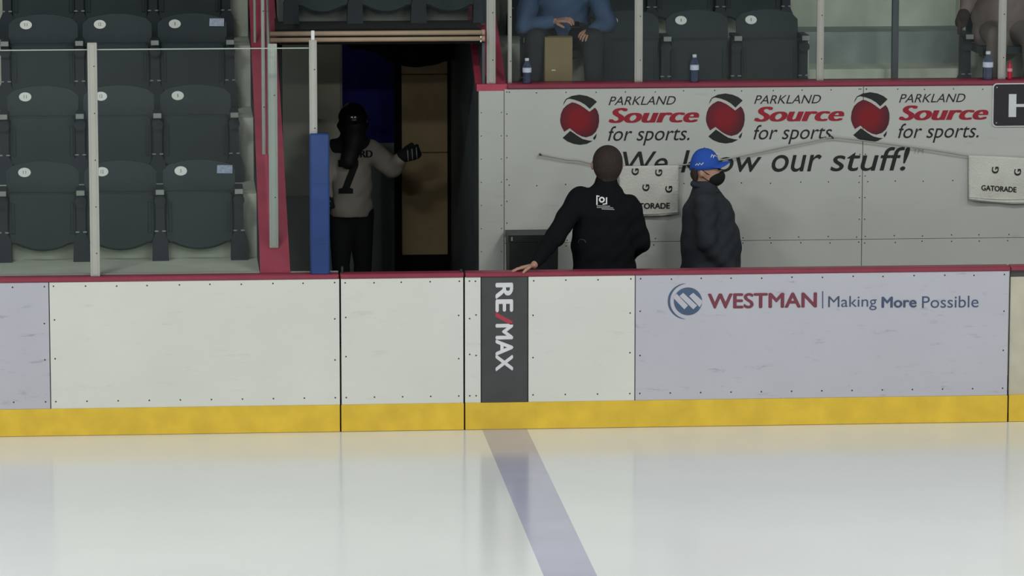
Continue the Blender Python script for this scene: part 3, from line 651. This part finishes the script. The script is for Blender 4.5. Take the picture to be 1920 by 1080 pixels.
# ------------------------------------------------------------------ rope and towels
RY = 1.655
rp = [(1013, 290), (1060, 299), (1085, 301), (1110, 307), (1165, 312), (1225, 312), (1283, 309), (1365, 298), (1440, 282), (1540, 261), (1560, 257), (1612, 263), (1740, 280), (1815, 292), (1870, 296), (1960, 296)]
ro = tag(empty('towel_rope', at(1013, 290, RY)), 'thin pale rope strung across the bench wall holding towels', 'rope')
MB().tube([at(x, y, RY) for x, y in rp], .0055, 6).build('cord', 'rope', ro, True, ro.location)
for q in ((1013, 290), (1560, 257)):
    a = at(q[0], q[1], RY); MB().tube([(a[0], RY - .01, a[2]), (a[0], WY - .013, a[2])], .008, 8).build('hook', 'screw', ro, base=ro.location)
def towel(name, tl, tr_, br_, bl, label, Gs, word, hems):
    e = empty(name, at(*tl, RY)); n, m = 30, 24; v = []
    for th in (0, .008):
        for j in range(m):
            t = j / (m - 1)
            for i in range(n):
                u = i / (n - 1); X = (tl[0] * (1 - u) + tr_[0] * u) * (1 - t) + (bl[0] * (1 - u) + br_[0] * u) * t
                Yp = (tl[1] * (1 - u) + tr_[1] * u) * (1 - t) + (bl[1] * (1 - u) + br_[1] * u) * t + 3 * t * math.sin(u * math.pi)
                p = at(X, Yp, RY); v.append((p[0], RY - .012 + .008 * t * math.sin(u * 11 + 1 + 2 * t) + .006 * math.sin(u * 4 + t * 5) + th, p[2]))
    f = []; N = n * m
    for j in range(m - 1):
        for i in range(n - 1):
            a = j * n + i; f.append((a + n, a + n + 1, a + 1, a)); f.append((N + a, N + a + 1, N + a + n + 1, N + a + n))
    for i in range(n - 1): f.append((i, i + 1, N + i + 1, N + i)); a = (m - 1) * n + i; f.append((a, N + a, N + a + 1, a + 1))
    for j in range(m - 1):
        a = j * n; f.append((a, N + a, N + a + n, a + n)); a += n - 1; f.append((a, a + n, N + a + n, N + a))
    c = mk('cloth', v, f, 'towel', e, True, e.location); tr = tree_of(c, e.location)
    for x, y in Gs:
        p0 = at(x - 6.5, y + 6.5, RY - .03); p1 = at(x + 6.5, y - 6.5, RY - .03); lettering('letter', 'G', p0[0], p1[0], p0[2], p1[2], RY - .03, 'print_black', c, bold=.05, down='up', base=e.location, onto=tr)
    wx0, wx1, wy0, wy1, sk = word; p0 = at(wx0, wy1, RY - .03); p1 = at(wx1, wy0, RY - .03)
    lettering('lettering', 'GATORADE', p0[0], p1[0], p0[2], p1[2], RY - .03, 'print_black', c, bold=.03, base=e.location, onto=tr, skew=sk)
    for hp in hems:
        P = np.array([at(x, y, RY - .03) for x, y in hp]); P = drape(P, tr, .004); MB().tube(P, .0032, 6).build('hem', 'towel', c, base=e.location)
    tag(e, label, 'towel', 'towels on the rope'); return e
def line(a, b, n=8, sag=0): return [(a[0] + (b[0] - a[0]) * i / n, a[1] + (b[1] - a[1]) * i / n + sag * math.sin(math.pi * i / n)) for i in range(n + 1)]
towel('hand_towel', (1160, 312), (1272, 309.5), (1272, 401), (1164, 404), 'white printed towel on the rope between the two men', [(1191, 322), (1235, 324), (1211, 352), (1254, 355)], (1178, 1256, 380, 392, .0), [line((1165, 399), (1271, 397), 8, 3)])
towel('hand_towel', (1816, 291), (1932, 296), (1934, 382), (1816, 374), 'white printed towel on the rope under the black sign', [(1866, 319), (1908, 323)], (1840, 1906, 346, 357, -.018), [line((1817, 369), (1933, 372), 8, 3), line((1817, 372), (1933, 379), 8, 3)])

# ------------------------------------------------------------------ bottles and box
def bottle(px, ytop, label, body_m='bottle_plastic', lab_m='bottle_label', cap_m='bottle_cap', r=.032, Y=1.735):
    z = ZT + .0365; H = az(ytop, Y, px) - z; e = empty('drink_bottle', (ax(px, Y, 150), Y, z)); q = r
    bd = MB().lathe([(q * .9, 0), (q, .006), (q, H * .33), (q * .93, H * .38), (q, H * .43), (q, H * .62), (q * .9, H * .70), (q * .45, H * .86), (q * .42, H * .9)], n=18).build('body', body_m, e, True)
    MB().lathe([(q * 1.015, H * .44), (q * 1.02, H * .45), (q * 1.02, H * .61), (q * 1.015, H * .62)], n=18).build('paper_label', lab_m, e, True)
    MB().lathe([(q * .46, H * .895), (q * .48, H * .9), (q * .48, H * .985), (q * .42, H)], n=14).build('screw_cap', cap_m, e)
    return tag(e, label, 'bottle', 'bottles on the bench wall')
bottle(1302, 102, 'clear water bottle standing alone on the red ledge in front of the dark seats')
bottle(1852, 96, 'clear water bottle on the red ledge near the black sign', r=.038)
bottle(988, 109, 'blue labelled water bottle on the red ledge by the cardboard box', 'bottle_plastic', 'bottle_label', r=.032)
bottle(1893, 115, 'small red bottle on the red ledge right of the glass post', 'bottle_red', 'bottle_pink', 'bottle_red', r=.019)
a = at(1021, 70, 1.93); b = at(1073, 70, 1.93); bx = empty('cardboard_box', ((a[0] + b[0]) / 2, 1.968, rz(3))); hw = (b[0] - a[0]) / 2; H = a[2] - rz(3)
MB().box(-hw, hw, -.06, .06, 0, H, .003).build('carton', 'cardboard', bx)
for sx in (-1, 1): MB().box(-hw, hw, min(0, sx * .062), max(0, sx * .062), H, H + .003).build('flap', 'cardboard', bx)
MB().box(-hw * .5, -hw * .22, -.0615, -.06, H * .56, H * .575).build('sticker', 'print_white', bx)
tag(bx, 'tall tan cardboard box between the legs of the person in blue', 'box')

# ------------------------------------------------------------------ people
def V3(*p): return np.array(p, float)
def hand(wrist, direction, palm_n, size=1.0, curl=0.3, side=1):
    """fingers and thumb as separate tapered chains rooted in the palm"""
    d = V3(*direction); d /= np.linalg.norm(d); n = V3(*palm_n); n -= d * (n @ d); n /= np.linalg.norm(n); s = np.cross(n, d) * side
    wv = V3(*wrist); P = []
    L = .085 * size
    for q in (-1, -.33, .33, 1): P.append(('c', wv + s * q * .016 * size, wv + d * L + s * q * .030 * size, .015 * size, .0125 * size))
    for i, (q, ln) in enumerate(((-1.05, .062), (-.36, .078), (.34, .086), (1.02, .076))):
        a = wv + d * L + s * q * .031 * size; dirn = d + s * q * .10
        for j, fr_ in enumerate((.45, .32, .23)):
            ang = curl * (j + .4); dv = dirn * math.cos(ang) + n * math.sin(ang); b = a + dv * ln * fr_ * size
            P.append(('c', a, b, (.0098 - .001 * j) * size, (.0090 - .001 * j) * size)); a = b
    a = wv + d * .022 * size + s * .028 * size
    for j, (f1, f2, ln) in enumerate(((.55, .8, .045), (.8, .5, .034), (.95, .25, .026))):
        dv = d * f1 + s * f2 + n * (.15 + .2 * j); dv /= np.linalg.norm(dv); b = a + dv * ln * size; P.append(('c', a, b, (.0125 - .0015 * j) * size, (.0110 - .0015 * j) * size)); a = b
    return (P, .0035, .006)
def C(a, b, ra, rb, sy=1.0): return ('c', V3(*a), V3(*b), ra, rb, sy)

# --- man at the boards, seen from behind
def man_back():
    Y = .56; q = lambda x, y, yy=Y: V3(*at(x, y, yy)); fz = .04
    base = (at(1134, 400, Y)[0], Y, fz); e = empty('person', base)
    cx = base[0]
    hd = q(1139, 305, Y + .02); nk = q(1137, 345, Y)
    sl, sr = q(1086, 373), q(1180, 388); el, er = q(1040, 446, .38), q(1201, 452, Y + .02); wl, wr = q(1001, 502, .075), q(1176, 486, Y + .22)
    wl[2] = CAPT + .035
    hipz = .93
    hl, hr = V3(cx - .09, Y, hipz), V3(cx + .09, Y, hipz); kl, kr = V3(cx - .1, Y + .03, .5), V3(cx + .1, Y + .03, .5); al, ar = V3(cx - .11, Y, .11), V3(cx + .11, Y, .11)
    sk = [('e', hd, V3(.078, .098, .118)), ('e', hd + V3(0, .05, -.05), V3(.062, .07, .085)), ('e', hd + V3(-.104, .02, -.02), V3(.013, .025, .034)), ('e', hd + V3(.104, .02, -.02), V3(.013, .025, .034)),
          ('e', hd + V3(0, .11, -.02), V3(.014, .02, .02)), C(hd - V3(0, 0, .04), nk - V3(0, 0, .05), .06, .066), C(nk - V3(0, 0, .13), V3(cx, Y, 1.2), .09, .14, .7), C(V3(cx, Y, 1.2), V3(cx, Y, .95), .14, .15, .7),
          C(sl, sr, .055, .055), C(sl, el, .045, .038), C(el, wl, .038, .026), C(sr, er, .045, .038), C(er, wr, .038, .026), C(hl, kl, .075, .05), C(kl, al, .05, .035), C(hr, kr, .075, .05), C(kr, ar, .05, .035)]
    hh = hand(wl, (-1, -.10, -.18), (0, -.15, -1), 1.0, .16, -1); hr2 = hand(wr, (-.6, .5, -.3), (-.3, .9, 0), 1.0, .6, 1)
    body('body', sk, 'skin', e, base, .012, .025, [hh, hr2])
    tz = lambda y, x=1134: q(x, y)
    jk = [C(tz(520, 1133), tz(455, 1131), .222, .218, .62), C(tz(455, 1131), tz(400, 1132), .218, .205, .64), C(tz(400, 1132), tz(372, 1134), .205, .12, .64), C(sl + V3(.02, 0, -.01), sr + V3(-.02, 0, -.01), .082, .08),
          C(nk + V3(-.0, 0, -.004), nk - V3(.01, 0, .10), .088, .125, .85), C(sl, el, .083, .068), C(el, wl + (el - wl) * .12, .066, .042), C(sr, er, .083, .070), C(er, wr + (er - wr) * .12, .068, .045), C(V3(cx, Y, .93), tz(520), .215, .222, .62)]
    jo = body('jacket', jk, 'jacket_black', e, base, .011, .028, fold=.0045); jt = tree_of(jo, base)
    body('trousers', [C(hl + V3(0, 0, .02), kl, .105, .08), C(kl, al + V3(0, 0, -.02), .08, .065), C(hr + V3(0, 0, .02), kr, .105, .08), C(kr, ar + V3(0, 0, -.02), .08, .065)], 'trouser_black', e, base, .014, .02)
    for a_ in (al, ar): body('shoe', [C(a_ + V3(0, -.04, -.06), a_ + V3(0, .16, -.075), .05, .042), C(a_, a_ - V3(0, 0, .05), .048, .05)], 'shoe_black', e, base, .012, .02)
    body('hair', [('e', hd + V3(0, -.012, .012), V3(.106, .112, .114)), ('e', hd + V3(0, -.025, -.04), V3(.098, .09, .08)), C(hd + V3(0, -.02, -.07), nk + V3(0, 0, .01), .074, .066)], 'hair_brown', e, base, .008, .02)
    # camera emblem with its caption lines
    w = 'print_white'; Yp = Y - .2
    for i, P in enumerate(([(1118, 366), (1124, 367), (1124, 369), (1120.5, 368.5), (1120.5, 384), (1118, 384)], [(1136, 370), (1138.5, 370), (1138.5, 383), (1130, 384), (1130, 382), (1136, 381)])):
        flat('emblem_corner', pxpoly(P, Yp), Yp, w, jo, base, jt)
    ring = []; n = 18
    c0 = at(1128.5, 374.5, Yp)
    Pv = np.array([(c0[0] + r_ * math.cos(2 * math.pi * k / n), Yp, c0[2] + r_ * math.sin(2 * math.pi * k / n)) for r_ in (.021, .010) for k in range(n)])
    mk('emblem_ring', drape(Pv, jt), [(k, (k + 1) % n, n + (k + 1) % n, n + k) for k in range(n)], w, jo, False, base)
    for x0_, x1_, y_ in ((1119, 1144, 385), (1119, 1150, 388), (1128, 1152, 391)):
        flat('emblem_line', pxpoly([(x0_, y_), (x1_, y_ + 1), (x1_, y_ + 2.6), (x0_, y_ + 1.6)], Yp), Yp, 'print_grey', jo, base, jt)
    b0 = drape(np.array([at(1091 + 7 * math.cos(a), 455 - 6 * math.sin(a), Yp) for a in np.linspace(-.2, math.pi + .2, 9)]), jt); MB().tube(b0, .0045, 6).build('belt_loop', 'seat_frame', jo, True, base)
    tag(e, 'person in black jacket with back to the ice, hand on the red rail', 'person')
man_back()

# --- man in profile with cap and mask
def man_side():
    Y = 1.15; q = lambda x, y, yy=Y: V3(*at(x, y, yy)); fz = .04; base = (at(1332, 400, Y)[0], Y, fz); e = empty('person', base); cx = base[0]
    hd = q(1321, 316); fc = q(1337, 331, Y - .01); nk = q(1322, 348)
    hipz = .93; yl, yr = Y + .10, Y - .10
    sl, sr = q(1322, 380, Y + .19), q(1322, 383, Y - .19); el, er = q(1322, 452, Y + .22), q(1326, 455, Y - .22); wl, wr = q(1368, 505, Y + .17), q(1372, 510, Y - .17)
    hl, hr = V3(cx, yl, hipz), V3(cx, yr, hipz); kl, kr = V3(cx + .03, yl, .5), V3(cx + .02, yr, .5); al, ar = V3(cx, yl, .11), V3(cx - .02, yr, .11)
    sk = [('e', hd, V3(.092, .078, .108)), ('e', q(1334, 328, Y - .008), V3(.068, .062, .082)), ('e', q(1341, 343, Y - .01), V3(.035, .04, .03)), ('e', q(1352, 325, Y - .012), V3(.018, .017, .022)),
          ('e', q(1316, 325, Y - .078), V3(.020, .012, .032)), ('e', q(1318, 325, Y + .075), V3(.020, .012, .032)), C(hd + V3(-.01, 0, -.05), nk - V3(.01, 0, .06), .062, .07),
          C(nk - V3(0, 0, .1), V3(cx, Y, 1.2), .11, .14), C(V3(cx, Y, 1.2), V3(cx, Y, .95), .14, .14), C(sl, sr, .055, .055), C(sl, el, .045, .038), C(el, wl, .038, .027), C(sr, er, .045, .038), C(er, wr, .038, .027),
          C(hl, kl, .075, .05), C(kl, al, .05, .036), C(hr, kr, .075, .05), C(kr, ar, .05, .036)]
    body('body', sk, 'skin', e, base, .010, .018, [hand(wl, (.6, 0, -.8), (.3, -1, 0), 1, .4, 1), hand(wr, (.6, 0, -.8), (.3, 1, 0), 1, .4, -1)])
    jk = [C(q(1333, 520), q(1333, 455), .215, .213, 1.0), C(q(1333, 455), q(1327, 405), .213, .185, 1.08), C(q(1327, 405), q(1322, 368), .180, .09, 1.0), C(sl + V3(0, -.02, -.02), sr + V3(0, .02, -.02), .09, .09), C(nk + V3(0, 0, -.012), nk - V3(0, 0, .10), .088, .115),
          C(sl, el, .08, .068), C(el, wl + (el - wl) * .08, .066, .05), C(sr, er, .08, .068), C(er, wr + (er - wr) * .08, .066, .05), C(V3(cx, Y, .92), q(1333, 520), .205, .215)]
    jo = body('jacket', jk, 'jacket_charcoal', e, base, .012, .03, fold=.0045)
    body('collar', [C(q(1301, 343), q(1345, 357), .018, .016), C(q(1301, 345, Y - .06), q(1345, 359, Y - .06), .02, .014), C(q(1300, 345, Y - .06), q(1300, 345, Y + .06), .018, .018)], 'jacket_charcoal', jo, base, .008, .02)
    body('trousers', [C(hl + V3(0, 0, .02), kl, .11, .08), C(kl, al + V3(0, 0, -.02), .08, .065), C(hr + V3(0, 0, .02), kr, .11, .08), C(kr, ar + V3(0, 0, -.02), .08, .065)], 'trouser_black', e, base, .014, .02)
    for a_ in (al, ar): body('shoe', [C(a_ + V3(-.04, 0, -.06), a_ + V3(.16, 0, -.075), .05, .042), C(a_, a_ - V3(0, 0, .05), .048, .05)], 'shoe_black', e, base, .012, .02)
    body('hair', [('e', q(1303, 326), V3(.034, .066, .046)), C(q(1302, 320, Y - .05), q(1303, 336, Y - .045), .022, .018), C(q(1302, 320, Y + .05), q(1303, 336, Y + .045), .022, .018)], 'hair_brown', e, base, .007, .015)
    # cap: crown dome cut flat below, curved peak
    c = q(1320.5, 313)
    v = []; f = []; n, m = 28, 9; tl = .09
    for th in (0, .006):
        for j in range(m):
            t = j / (m - 1) * math.pi / 2
            for i in range(n):
                a = 2 * math.pi * i / n; rx, ry_, rz_ = .108 - th, .090 - th, .148 - th
                x = rx * math.cos(t) ** .8 * math.cos(a); y = ry_ * math.cos(t) ** .8 * math.sin(a); z = rz_ * math.sin(t)
                v.append((c[0] + x, c[1] + y, c[2] + z + x * tl * (1 - j / m) - .012))
    N = n * m
    for j in range(m - 1):
        for i in range(n):
            k = (i + 1) % n; f.append((j * n + i, j * n + k, (j + 1) * n + k, (j + 1) * n + i)); f.append((N + j * n + i, N + (j + 1) * n + i, N + (j + 1) * n + k, N + j * n + k))
    for i in range(n): k = (i + 1) % n; f.append((i, N + i, N + k, k))
    cr = mk('cap', v, f, 'cap_blue', e, True, base); ct = tree_of(cr, base)
    # peak
    v = []; f = []; n, m = 13, 8
    for th in (0, .005):
        for j in range(m):
            s_ = j / (m - 1)
            for i in range(n):
                u = -1 + 2 * i / (n - 1); yy = u * .078 * (1 - .18 * s_ * s_)
                x0_ = .108 * math.sqrt(max(0, 1 - (yy / .092) ** 2)) - .014; x1_ = x0_ + .085 * math.sqrt(max(.05, 1 - (u * .93) ** 2)) + .008
                x = x0_ + (x1_ - x0_) * s_; v.append((c[0] + x, c[1] + yy - .02 * s_, c[2] + .004 + x * .10 + .034 * (1 - u * u) * (.6 + .4 * s_) - .012 * s_ - th))
    N = n * m
    for j in range(m - 1):
        for i in range(n - 1):
            a = j * n + i; f.append((a, a + 1, a + n + 1, a + n)); f.append((N + a, N + a + n, N + a + n + 1, N + a + 1))
    for i in range(n - 1): a = (m - 1) * n + i; f.append((a, a + 1, N + a + 1, N + a))
    for j in range(m - 1):
        for a, d in ((j * n, 1), (j * n + n - 1, -1)): f.append((a, a + n, N + a + n, N + a))
    mk('peak', v, f, 'cap_blue', cr, True, base)
    MB().lathe([(0, .008), (.007, .006), (.009, 0)], (c[0], c[1], c[2] + .133), 10).build('top_button', 'cap_blue', cr, True, base)
    # embroidered squiggles on the cap
    for pts in ([(1333, 295), (1335, 290), (1338, 293), (1337, 296), (1340, 291), (1343, 294), (1346, 289)], [(1304, 310), (1307, 307), (1309, 310), (1312, 306), (1315, 309), (1319, 305)]):
        P = drape(np.array([at(x, y, Y - .1) for x, y in pts]), ct, .002); MB().tube(P, .0042, 5).build('embroidery', 'print_white', cr, base=base)
    mo = body('mask', [('e', q(1340, 334.5, Y - .012), V3(.070, .071, .056)), ('e', q(1352, 329, Y - .014), V3(.027, .032, .034))], 'mask_black', e, base, .006, .02)
    P = [at(1335, 330, Y - .062), at(1326, 326, Y - .078), at(1317, 319, Y - .088)]; MB().tube(P, .003, 6).build('ear_loop', 'mask_black', mo, True, base)
    P = [at(1335, 342, Y - .058), at(1326, 338, Y - .074), at(1316, 331, Y - .086)]; MB().tube(P, .003, 6).build('ear_loop', 'mask_black', mo, True, base)
    for yy in (Y - .045, Y + .028): body('eye', [('e', q(1349, 317, yy) + V3(.0, 0, 0), V3(.011, .011, .009))], 'hair_black', e, base, .004, .01)
    tag(e, 'person in charcoal jacket, blue cap and black mask standing in profile', 'person')
man_side()

# --- hockey player in the tunnel
def player():
    Y = 3.4; q = lambda x, y, yy=Y: V3(*at(x, y, yy)); fz = .04; base = (at(657, 400, Y)[0], Y, fz); e = empty('person', base); cx = base[0]
    hd = q(662, 226); nk = q(659, 258)
    sl, sr = q(622, 283), q(697, 283); el, er = q(607, 322, Y - .05), q(735, 314, Y - .06); wl, wr = q(610, 365, Y - .15), q(757, 292, Y - .16)
    hz_ = .92; hl, hr = V3(cx - .075, Y, hz_), V3(cx + .075, Y, hz_); kl, kr = q(641, 470), q(678, 470); kl[2] = kr[2] = .52; al, ar = V3(kl[0], Y, .14), V3(kr[0] + .02, Y, .14)
    sk = [('e', hd, V3(.078, .095, .115)), ('e', hd + V3(-.02, .05, -.06), V3(.058, .06, .07)), ('e', hd + V3(-.03, .105, -.03), V3(.014, .02, .02)), C(hd - V3(0, 0, .06), nk - V3(0, 0, .06), .055, .062), C(nk - V3(0, 0, .1), V3(cx, Y, 1.08), .13, .11, .7), C(V3(cx, Y + .02, 1.08), V3(cx, Y + .02, .95), .10, .09, .7), C(sl, sr, .055, .055),
          C(sl, el, .045, .038), C(el, wl, .036, .028), C(sr, er, .045, .038), C(er, wr, .036, .028), C(hl, kl, .058, .045), C(kl, al, .05, .035), C(hr, kr, .058, .045), C(kr, ar, .05, .035)]
    body('body', sk, 'skin', e, base, .013, .025)
    z4 = q(657, 392)
    je = [C(q(657, 300), q(659, 345), .150, .155, .82), C(q(659, 345), z4, .155, .165, .8), C(z4, z4 - V3(0, 0, .14), .165, .17, .85), C(sl + V3(.02, 0, -.02), sr - V3(.02, 0, .02), .085, .085), C(sl, el, .085, .075), C(el, wl, .075, .055), C(sr, er, .088, .078), C(er, q(750, 300, Y - .14), .078, .058)]
    jo = body('jersey', je, 'jersey_grey', e, base, .012, .025, zcut=float(q(657, 404)[2]), fold=.004); jt = tree_of(jo, base); Yp = Y - .3
    # black yoke, name letters and number
    yk = body('yoke', [C(q(628, 280), q(680, 272), .082, .072, 1.12), C(q(655, 285), q(652, 306), .11, .085, 1.14), C(nk, nk - V3(0, 0, .05), .09, .115)], 'jersey_black', e, base, .011, .03)
    lettering('lettering', 'RD', at(675, 295, Yp)[0], at(699, 295, Yp)[0], at(690, 295, Yp)[2], at(690, 282, Yp)[2], Yp, 'jersey_black', jo, bold=.05, base=base, onto=jt)
    flat('number', pxpoly([(634, 300), (672, 300), (672, 311), (656, 352), (662, 354), (662, 363), (635, 363), (635, 354), (642, 352), (657, 313), (634, 313)], Yp), Yp, 'jersey_black', jo, base, jt)
    body('hockey_pants', [C(q(640, 400), kl + V3(-.01, 0, .12), .10, .066), C(q(677, 400), kr + V3(.01, 0, .12), .10, .066), C(q(645, 398), q(672, 398), .11, .11), C(q(658, 402), q(659, 414), .10, .08)], 'jersey_black', e, base, .013, .02)
    for k_, a_ in ((kl, al), (kr, ar)):
        body('sock', [C(k_ + V3(0, 0, .14), a_ + V3(0, 0, .05), .062, .056), ('e', k_ + V3(0, .03, .02), V3(.066, .075, .11))], 'trouser_black', e, base, .012, .02)
        sh = body('skate', [C(a_ + V3(0, -.03, -.02), a_ + V3(0, .15, -.04), .05, .042), C(a_ + V3(0, .02, .08), a_ + V3(0, .02, -.02), .052, .055)], 'shoe_black', e, base, .012, .02)
        MB().box(a_[0] - .006, a_[0] + .006, Y - .09, Y + .19, .041, .075, .002).build('blade', 'chrome', sh, base=base)
    # helmet: shell, ridges, visor and chin strap
    hl_ = body('helmet', [('e', hd + V3(0, .01, .018), V3(.112, .128, .118)), C(hd + V3(-.095, .02, -.04), hd + V3(-.08, -.01, -.075), .03, .025), C(hd + V3(.095, .02, -.04), hd + V3(.08, -.01, -.075), .03, .025), C(hd + V3(-.035, -.06, .105), hd + V3(-.035, .09, .112), .016, .016), C(hd + V3(.035, -.06, .105), hd + V3(.035, .09, .112), .016, .016), C(hd + V3(-.10, -.04, .03), hd + V3(-.09, .09, .05), .016, .016), C(hd + V3(.10, -.04, .03), hd + V3(.09, .09, .05), .016, .016)], 'helmet_black', e, base, .008, .012)
    for dx in (-.07, -.035, 0, .035, .07): MB().tube([hd + V3(dx, .128 - abs(dx) * .3, .0), hd + V3(dx, .145 - abs(dx) * .3, -.05), hd + V3(dx * .7, .125 - abs(dx) * .2, -.115)], .0035, 5).build('cage_bar', 'helmet_black', hl_, True, base)
    for dz in (-.02, -.06, -.10): MB().tube([hd + V3(x, .142 - 5 * x * x, dz) for x in np.linspace(-.085, .085, 9)], .0035, 5).build('cage_bar', 'helmet_black', hl_, True, base)
    body('mask', [('e', hd + V3(-.022, .062, -.075), V3(.068, .066, .07)), C(hd + V3(-.01, .03, -.12), nk + V3(0, .02, -.01), .06, .08)], 'mask_black', e, base, .009, .02)
    body('hair', [C(hd + V3(.01, -.03, -.05), nk + V3(.02, -.07, .0), .088, .085), C(nk + V3(.02, -.07, .0), q(653, 302, Y - .13), .085, .062)], 'hair_black', e, base, .01, .02)
    # gloves with finger rolls
    for wv, dr_, sd in ((wr, V3(.93, -.15, .30), 1), (wl, V3(-.1, -.2, -1.), -1)):
        dr_ = dr_ / np.linalg.norm(dr_); up = V3(-.30, 0, .93) if sd == 1 else V3(1., 0, -.1)
        P = [C(wv, wv + dr_ * .07, .052, .056)]
        for i_, s_ in enumerate((-.036, -.012, .012, .036)): P += [C(wv + dr_ * .06 + up * s_, wv + dr_ * .105 + up * s_, .019, .018), C(wv + dr_ * .105 + up * s_, wv + dr_ * .12 + up * s_ + V3(0, .045, 0), .018, .016)]
        P += [C(wv + dr_ * .03 + up * .045, wv + dr_ * .085 + up * .065, .02, .017)]
        go = body('glove', P, 'jersey_black', e, base, .007, .006)
        gt = tree_of(go, base)
        for t_ in (.03, .065, .10):
            pts = drape(np.array([wv + dr_ * (t_ + .25 * s_) + up * s_ + V3(0, -.06, 0) for s_ in np.linspace(-.04, .04, 7)]), gt, .002); MB().tube(pts, .0045, 5).build('stripe', 'print_grey', go, base=base)
    tag(e, 'hockey player in grey jersey number 7 and black helmet in the tunnel', 'person')
player()

# --- people seated behind the bench glass
def seated(x, cloth, leg, label, hands, elbows, hat=None, wide=1.0, glove=None, phone=False, knees=(.13, .13)):
    fz = rz(3); Y = ry(3) + SY - .16; base = (x, Y, fz); e = empty('person', base); sz = fz + .455
    hip = V3(x, Y + .02, sz + .11); ch = V3(x, Y + .02, sz + .48); nk = V3(x, Y, sz + .62); hd = V3(x, Y - .03, sz + .74)
    hl, hr = hip + V3(-.09, 0, -.02), hip + V3(.09, 0, -.02); kl, kr = V3(x - knees[0], Y - .34, sz + .07), V3(x + knees[1], Y - .34, sz + .07); al, ar = V3(x - knees[0] - .02, Y - .26, fz + .09), V3(x + knees[1] + .02, Y - .26, fz + .09)
    sl, sr = ch + V3(-.19 * wide, 0, .04), ch + V3(.19 * wide, 0, .04); (el, er), (wl, wr) = elbows, hands
    sk = [('e', hd, V3(.078, .096, .116)), ('e', hd + V3(0, -.045, -.05), V3(.06, .062, .075)), ('e', hd + V3(0, -.105, -.015), V3(.014, .02, .022)), ('e', hd + V3(-.082, 0, -.01), V3(.012, .022, .032)), ('e', hd + V3(.082, 0, -.01), V3(.012, .022, .032)), C(hd - V3(0, -.01, .06), nk - V3(0, 0, .08), .055, .062), C(nk - V3(0, 0, .1), hip, .13, .14, .75), C(sl, sr, .055, .055),
          C(sl, el, .045, .038), C(el, wl, .036, .027), C(sr, er, .045, .038), C(er, wr, .036, .027), C(hl, kl, .075, .05), C(kl, al, .05, .035), C(hr, kr, .075, .05), C(kr, ar, .05, .035)]
    dl = (wl - el) / np.linalg.norm(wl - el); d2 = (wr - er) / np.linalg.norm(wr - er)
    body('body', sk, 'skin', e, base, .013, .022, None if glove else [hand(wl, dl, (0, .3, -1), .95, .5, 1), hand(wr, d2, (0, .3, -1), .95, .5, -1)])
    body('top', [C(hip + V3(0, 0, -.03), ch - V3(0, 0, .05), .185 * wide, .19 * wide, .75), C(ch - V3(0, 0, .05), nk - V3(0, 0, .06), .18 * wide, .09, .75), C(sl, sr, .085, .085), C(nk - V3(0, 0, .06), nk - V3(0, 0, .02), .085, .07), C(sl, el, .085, .07), C(el, wl + (el - wl) * .12, .07, .046), C(sr, er, .085, .07), C(er, wr + (er - wr) * .12, .07, .046)], cloth, e, base, .012, .03, fold=.005)
    body('trousers', [C(hl, kl, .10, .082), C(kl, al + V3(0, 0, -.02), .08, .062), C(hr, kr, .10, .082), C(kr, ar + V3(0, 0, -.02), .08, .062)], leg, e, base, .012, .025)
    for a_ in (al, ar): body('shoe', [C(a_ + V3(0, .02, -.045), a_ + V3(0, -.13, -.055), .044, .036), C(a_, a_ - V3(0, 0, .03), .045, .046)], 'shoe_black', e, base, .011, .02)
    body('hair', [('e', hd + V3(0, .02, .025), V3(.09, .10, .105))], 'hair_brown', e, base, .01, .02)
    for sx in (-.03, .03): body('eye', [('e', hd + V3(sx, -.092, .005), V3(.011, .011, .009))], 'hair_black', e, base, .005, .01)
    if glove:
        for wv, d_ in ((wl, dl), (wr, d2)): body('glove', [C(wv - d_ * .02, wv + d_ * .06, .045, .046)] + [C(wv + d_ * .06 + V3(0, .0, s_), wv + d_ * .12 + V3(0, 0, s_ * 1.1), .016, .013) for s_ in (-.033, -.011, .011, .033)] + [C(wv + d_ * .03, wv + d_ * .07 + V3(0, -.045, .03), .016, .013)], glove, e, base, .008, .008)
    return tag(e, label, 'person')
bx_ = ax(1056, 2.2, 40)
seated(bx_, 'sweater_blue', 'denim_dark', 'person in blue sweater seated behind the bench glass above the cardboard box',
       (V3(*at(1040, 40, 2.02)), V3(*at(1112, 56, 2.04))), (V3(*at(985, 48, 2.12)), V3(*at(1138, 44, 2.16))), wide=1.12, knees=(.215, .20))
ph = at(1078, 50, 1.96); po = empty('smartphone', ph); MB().box(-.035, .035, -.012, -.004, -.02, .05, .003).build('case', 'phone_black', po); MB().box(-.031, .031, -.004, -.003, -.016, .046).build('screen', 'phone_black', po)
po.rotation_euler = (-1.0, 0, 0); tag(po, 'dark phone held by the person in blue', 'phone')
seated(BX, 'coat_brown', 'trouser_brown', 'person in dark brown coat seated at the right behind the bench glass',
       (V3(*at(1806, 30, 2.06)), V3(*at(1935, 70, 2.06))), (V3(*at(1826, -28, 2.24)), V3(*at(1950, 30, 2.24))), wide=1.2, glove='glove_brown', knees=(.10, .16))
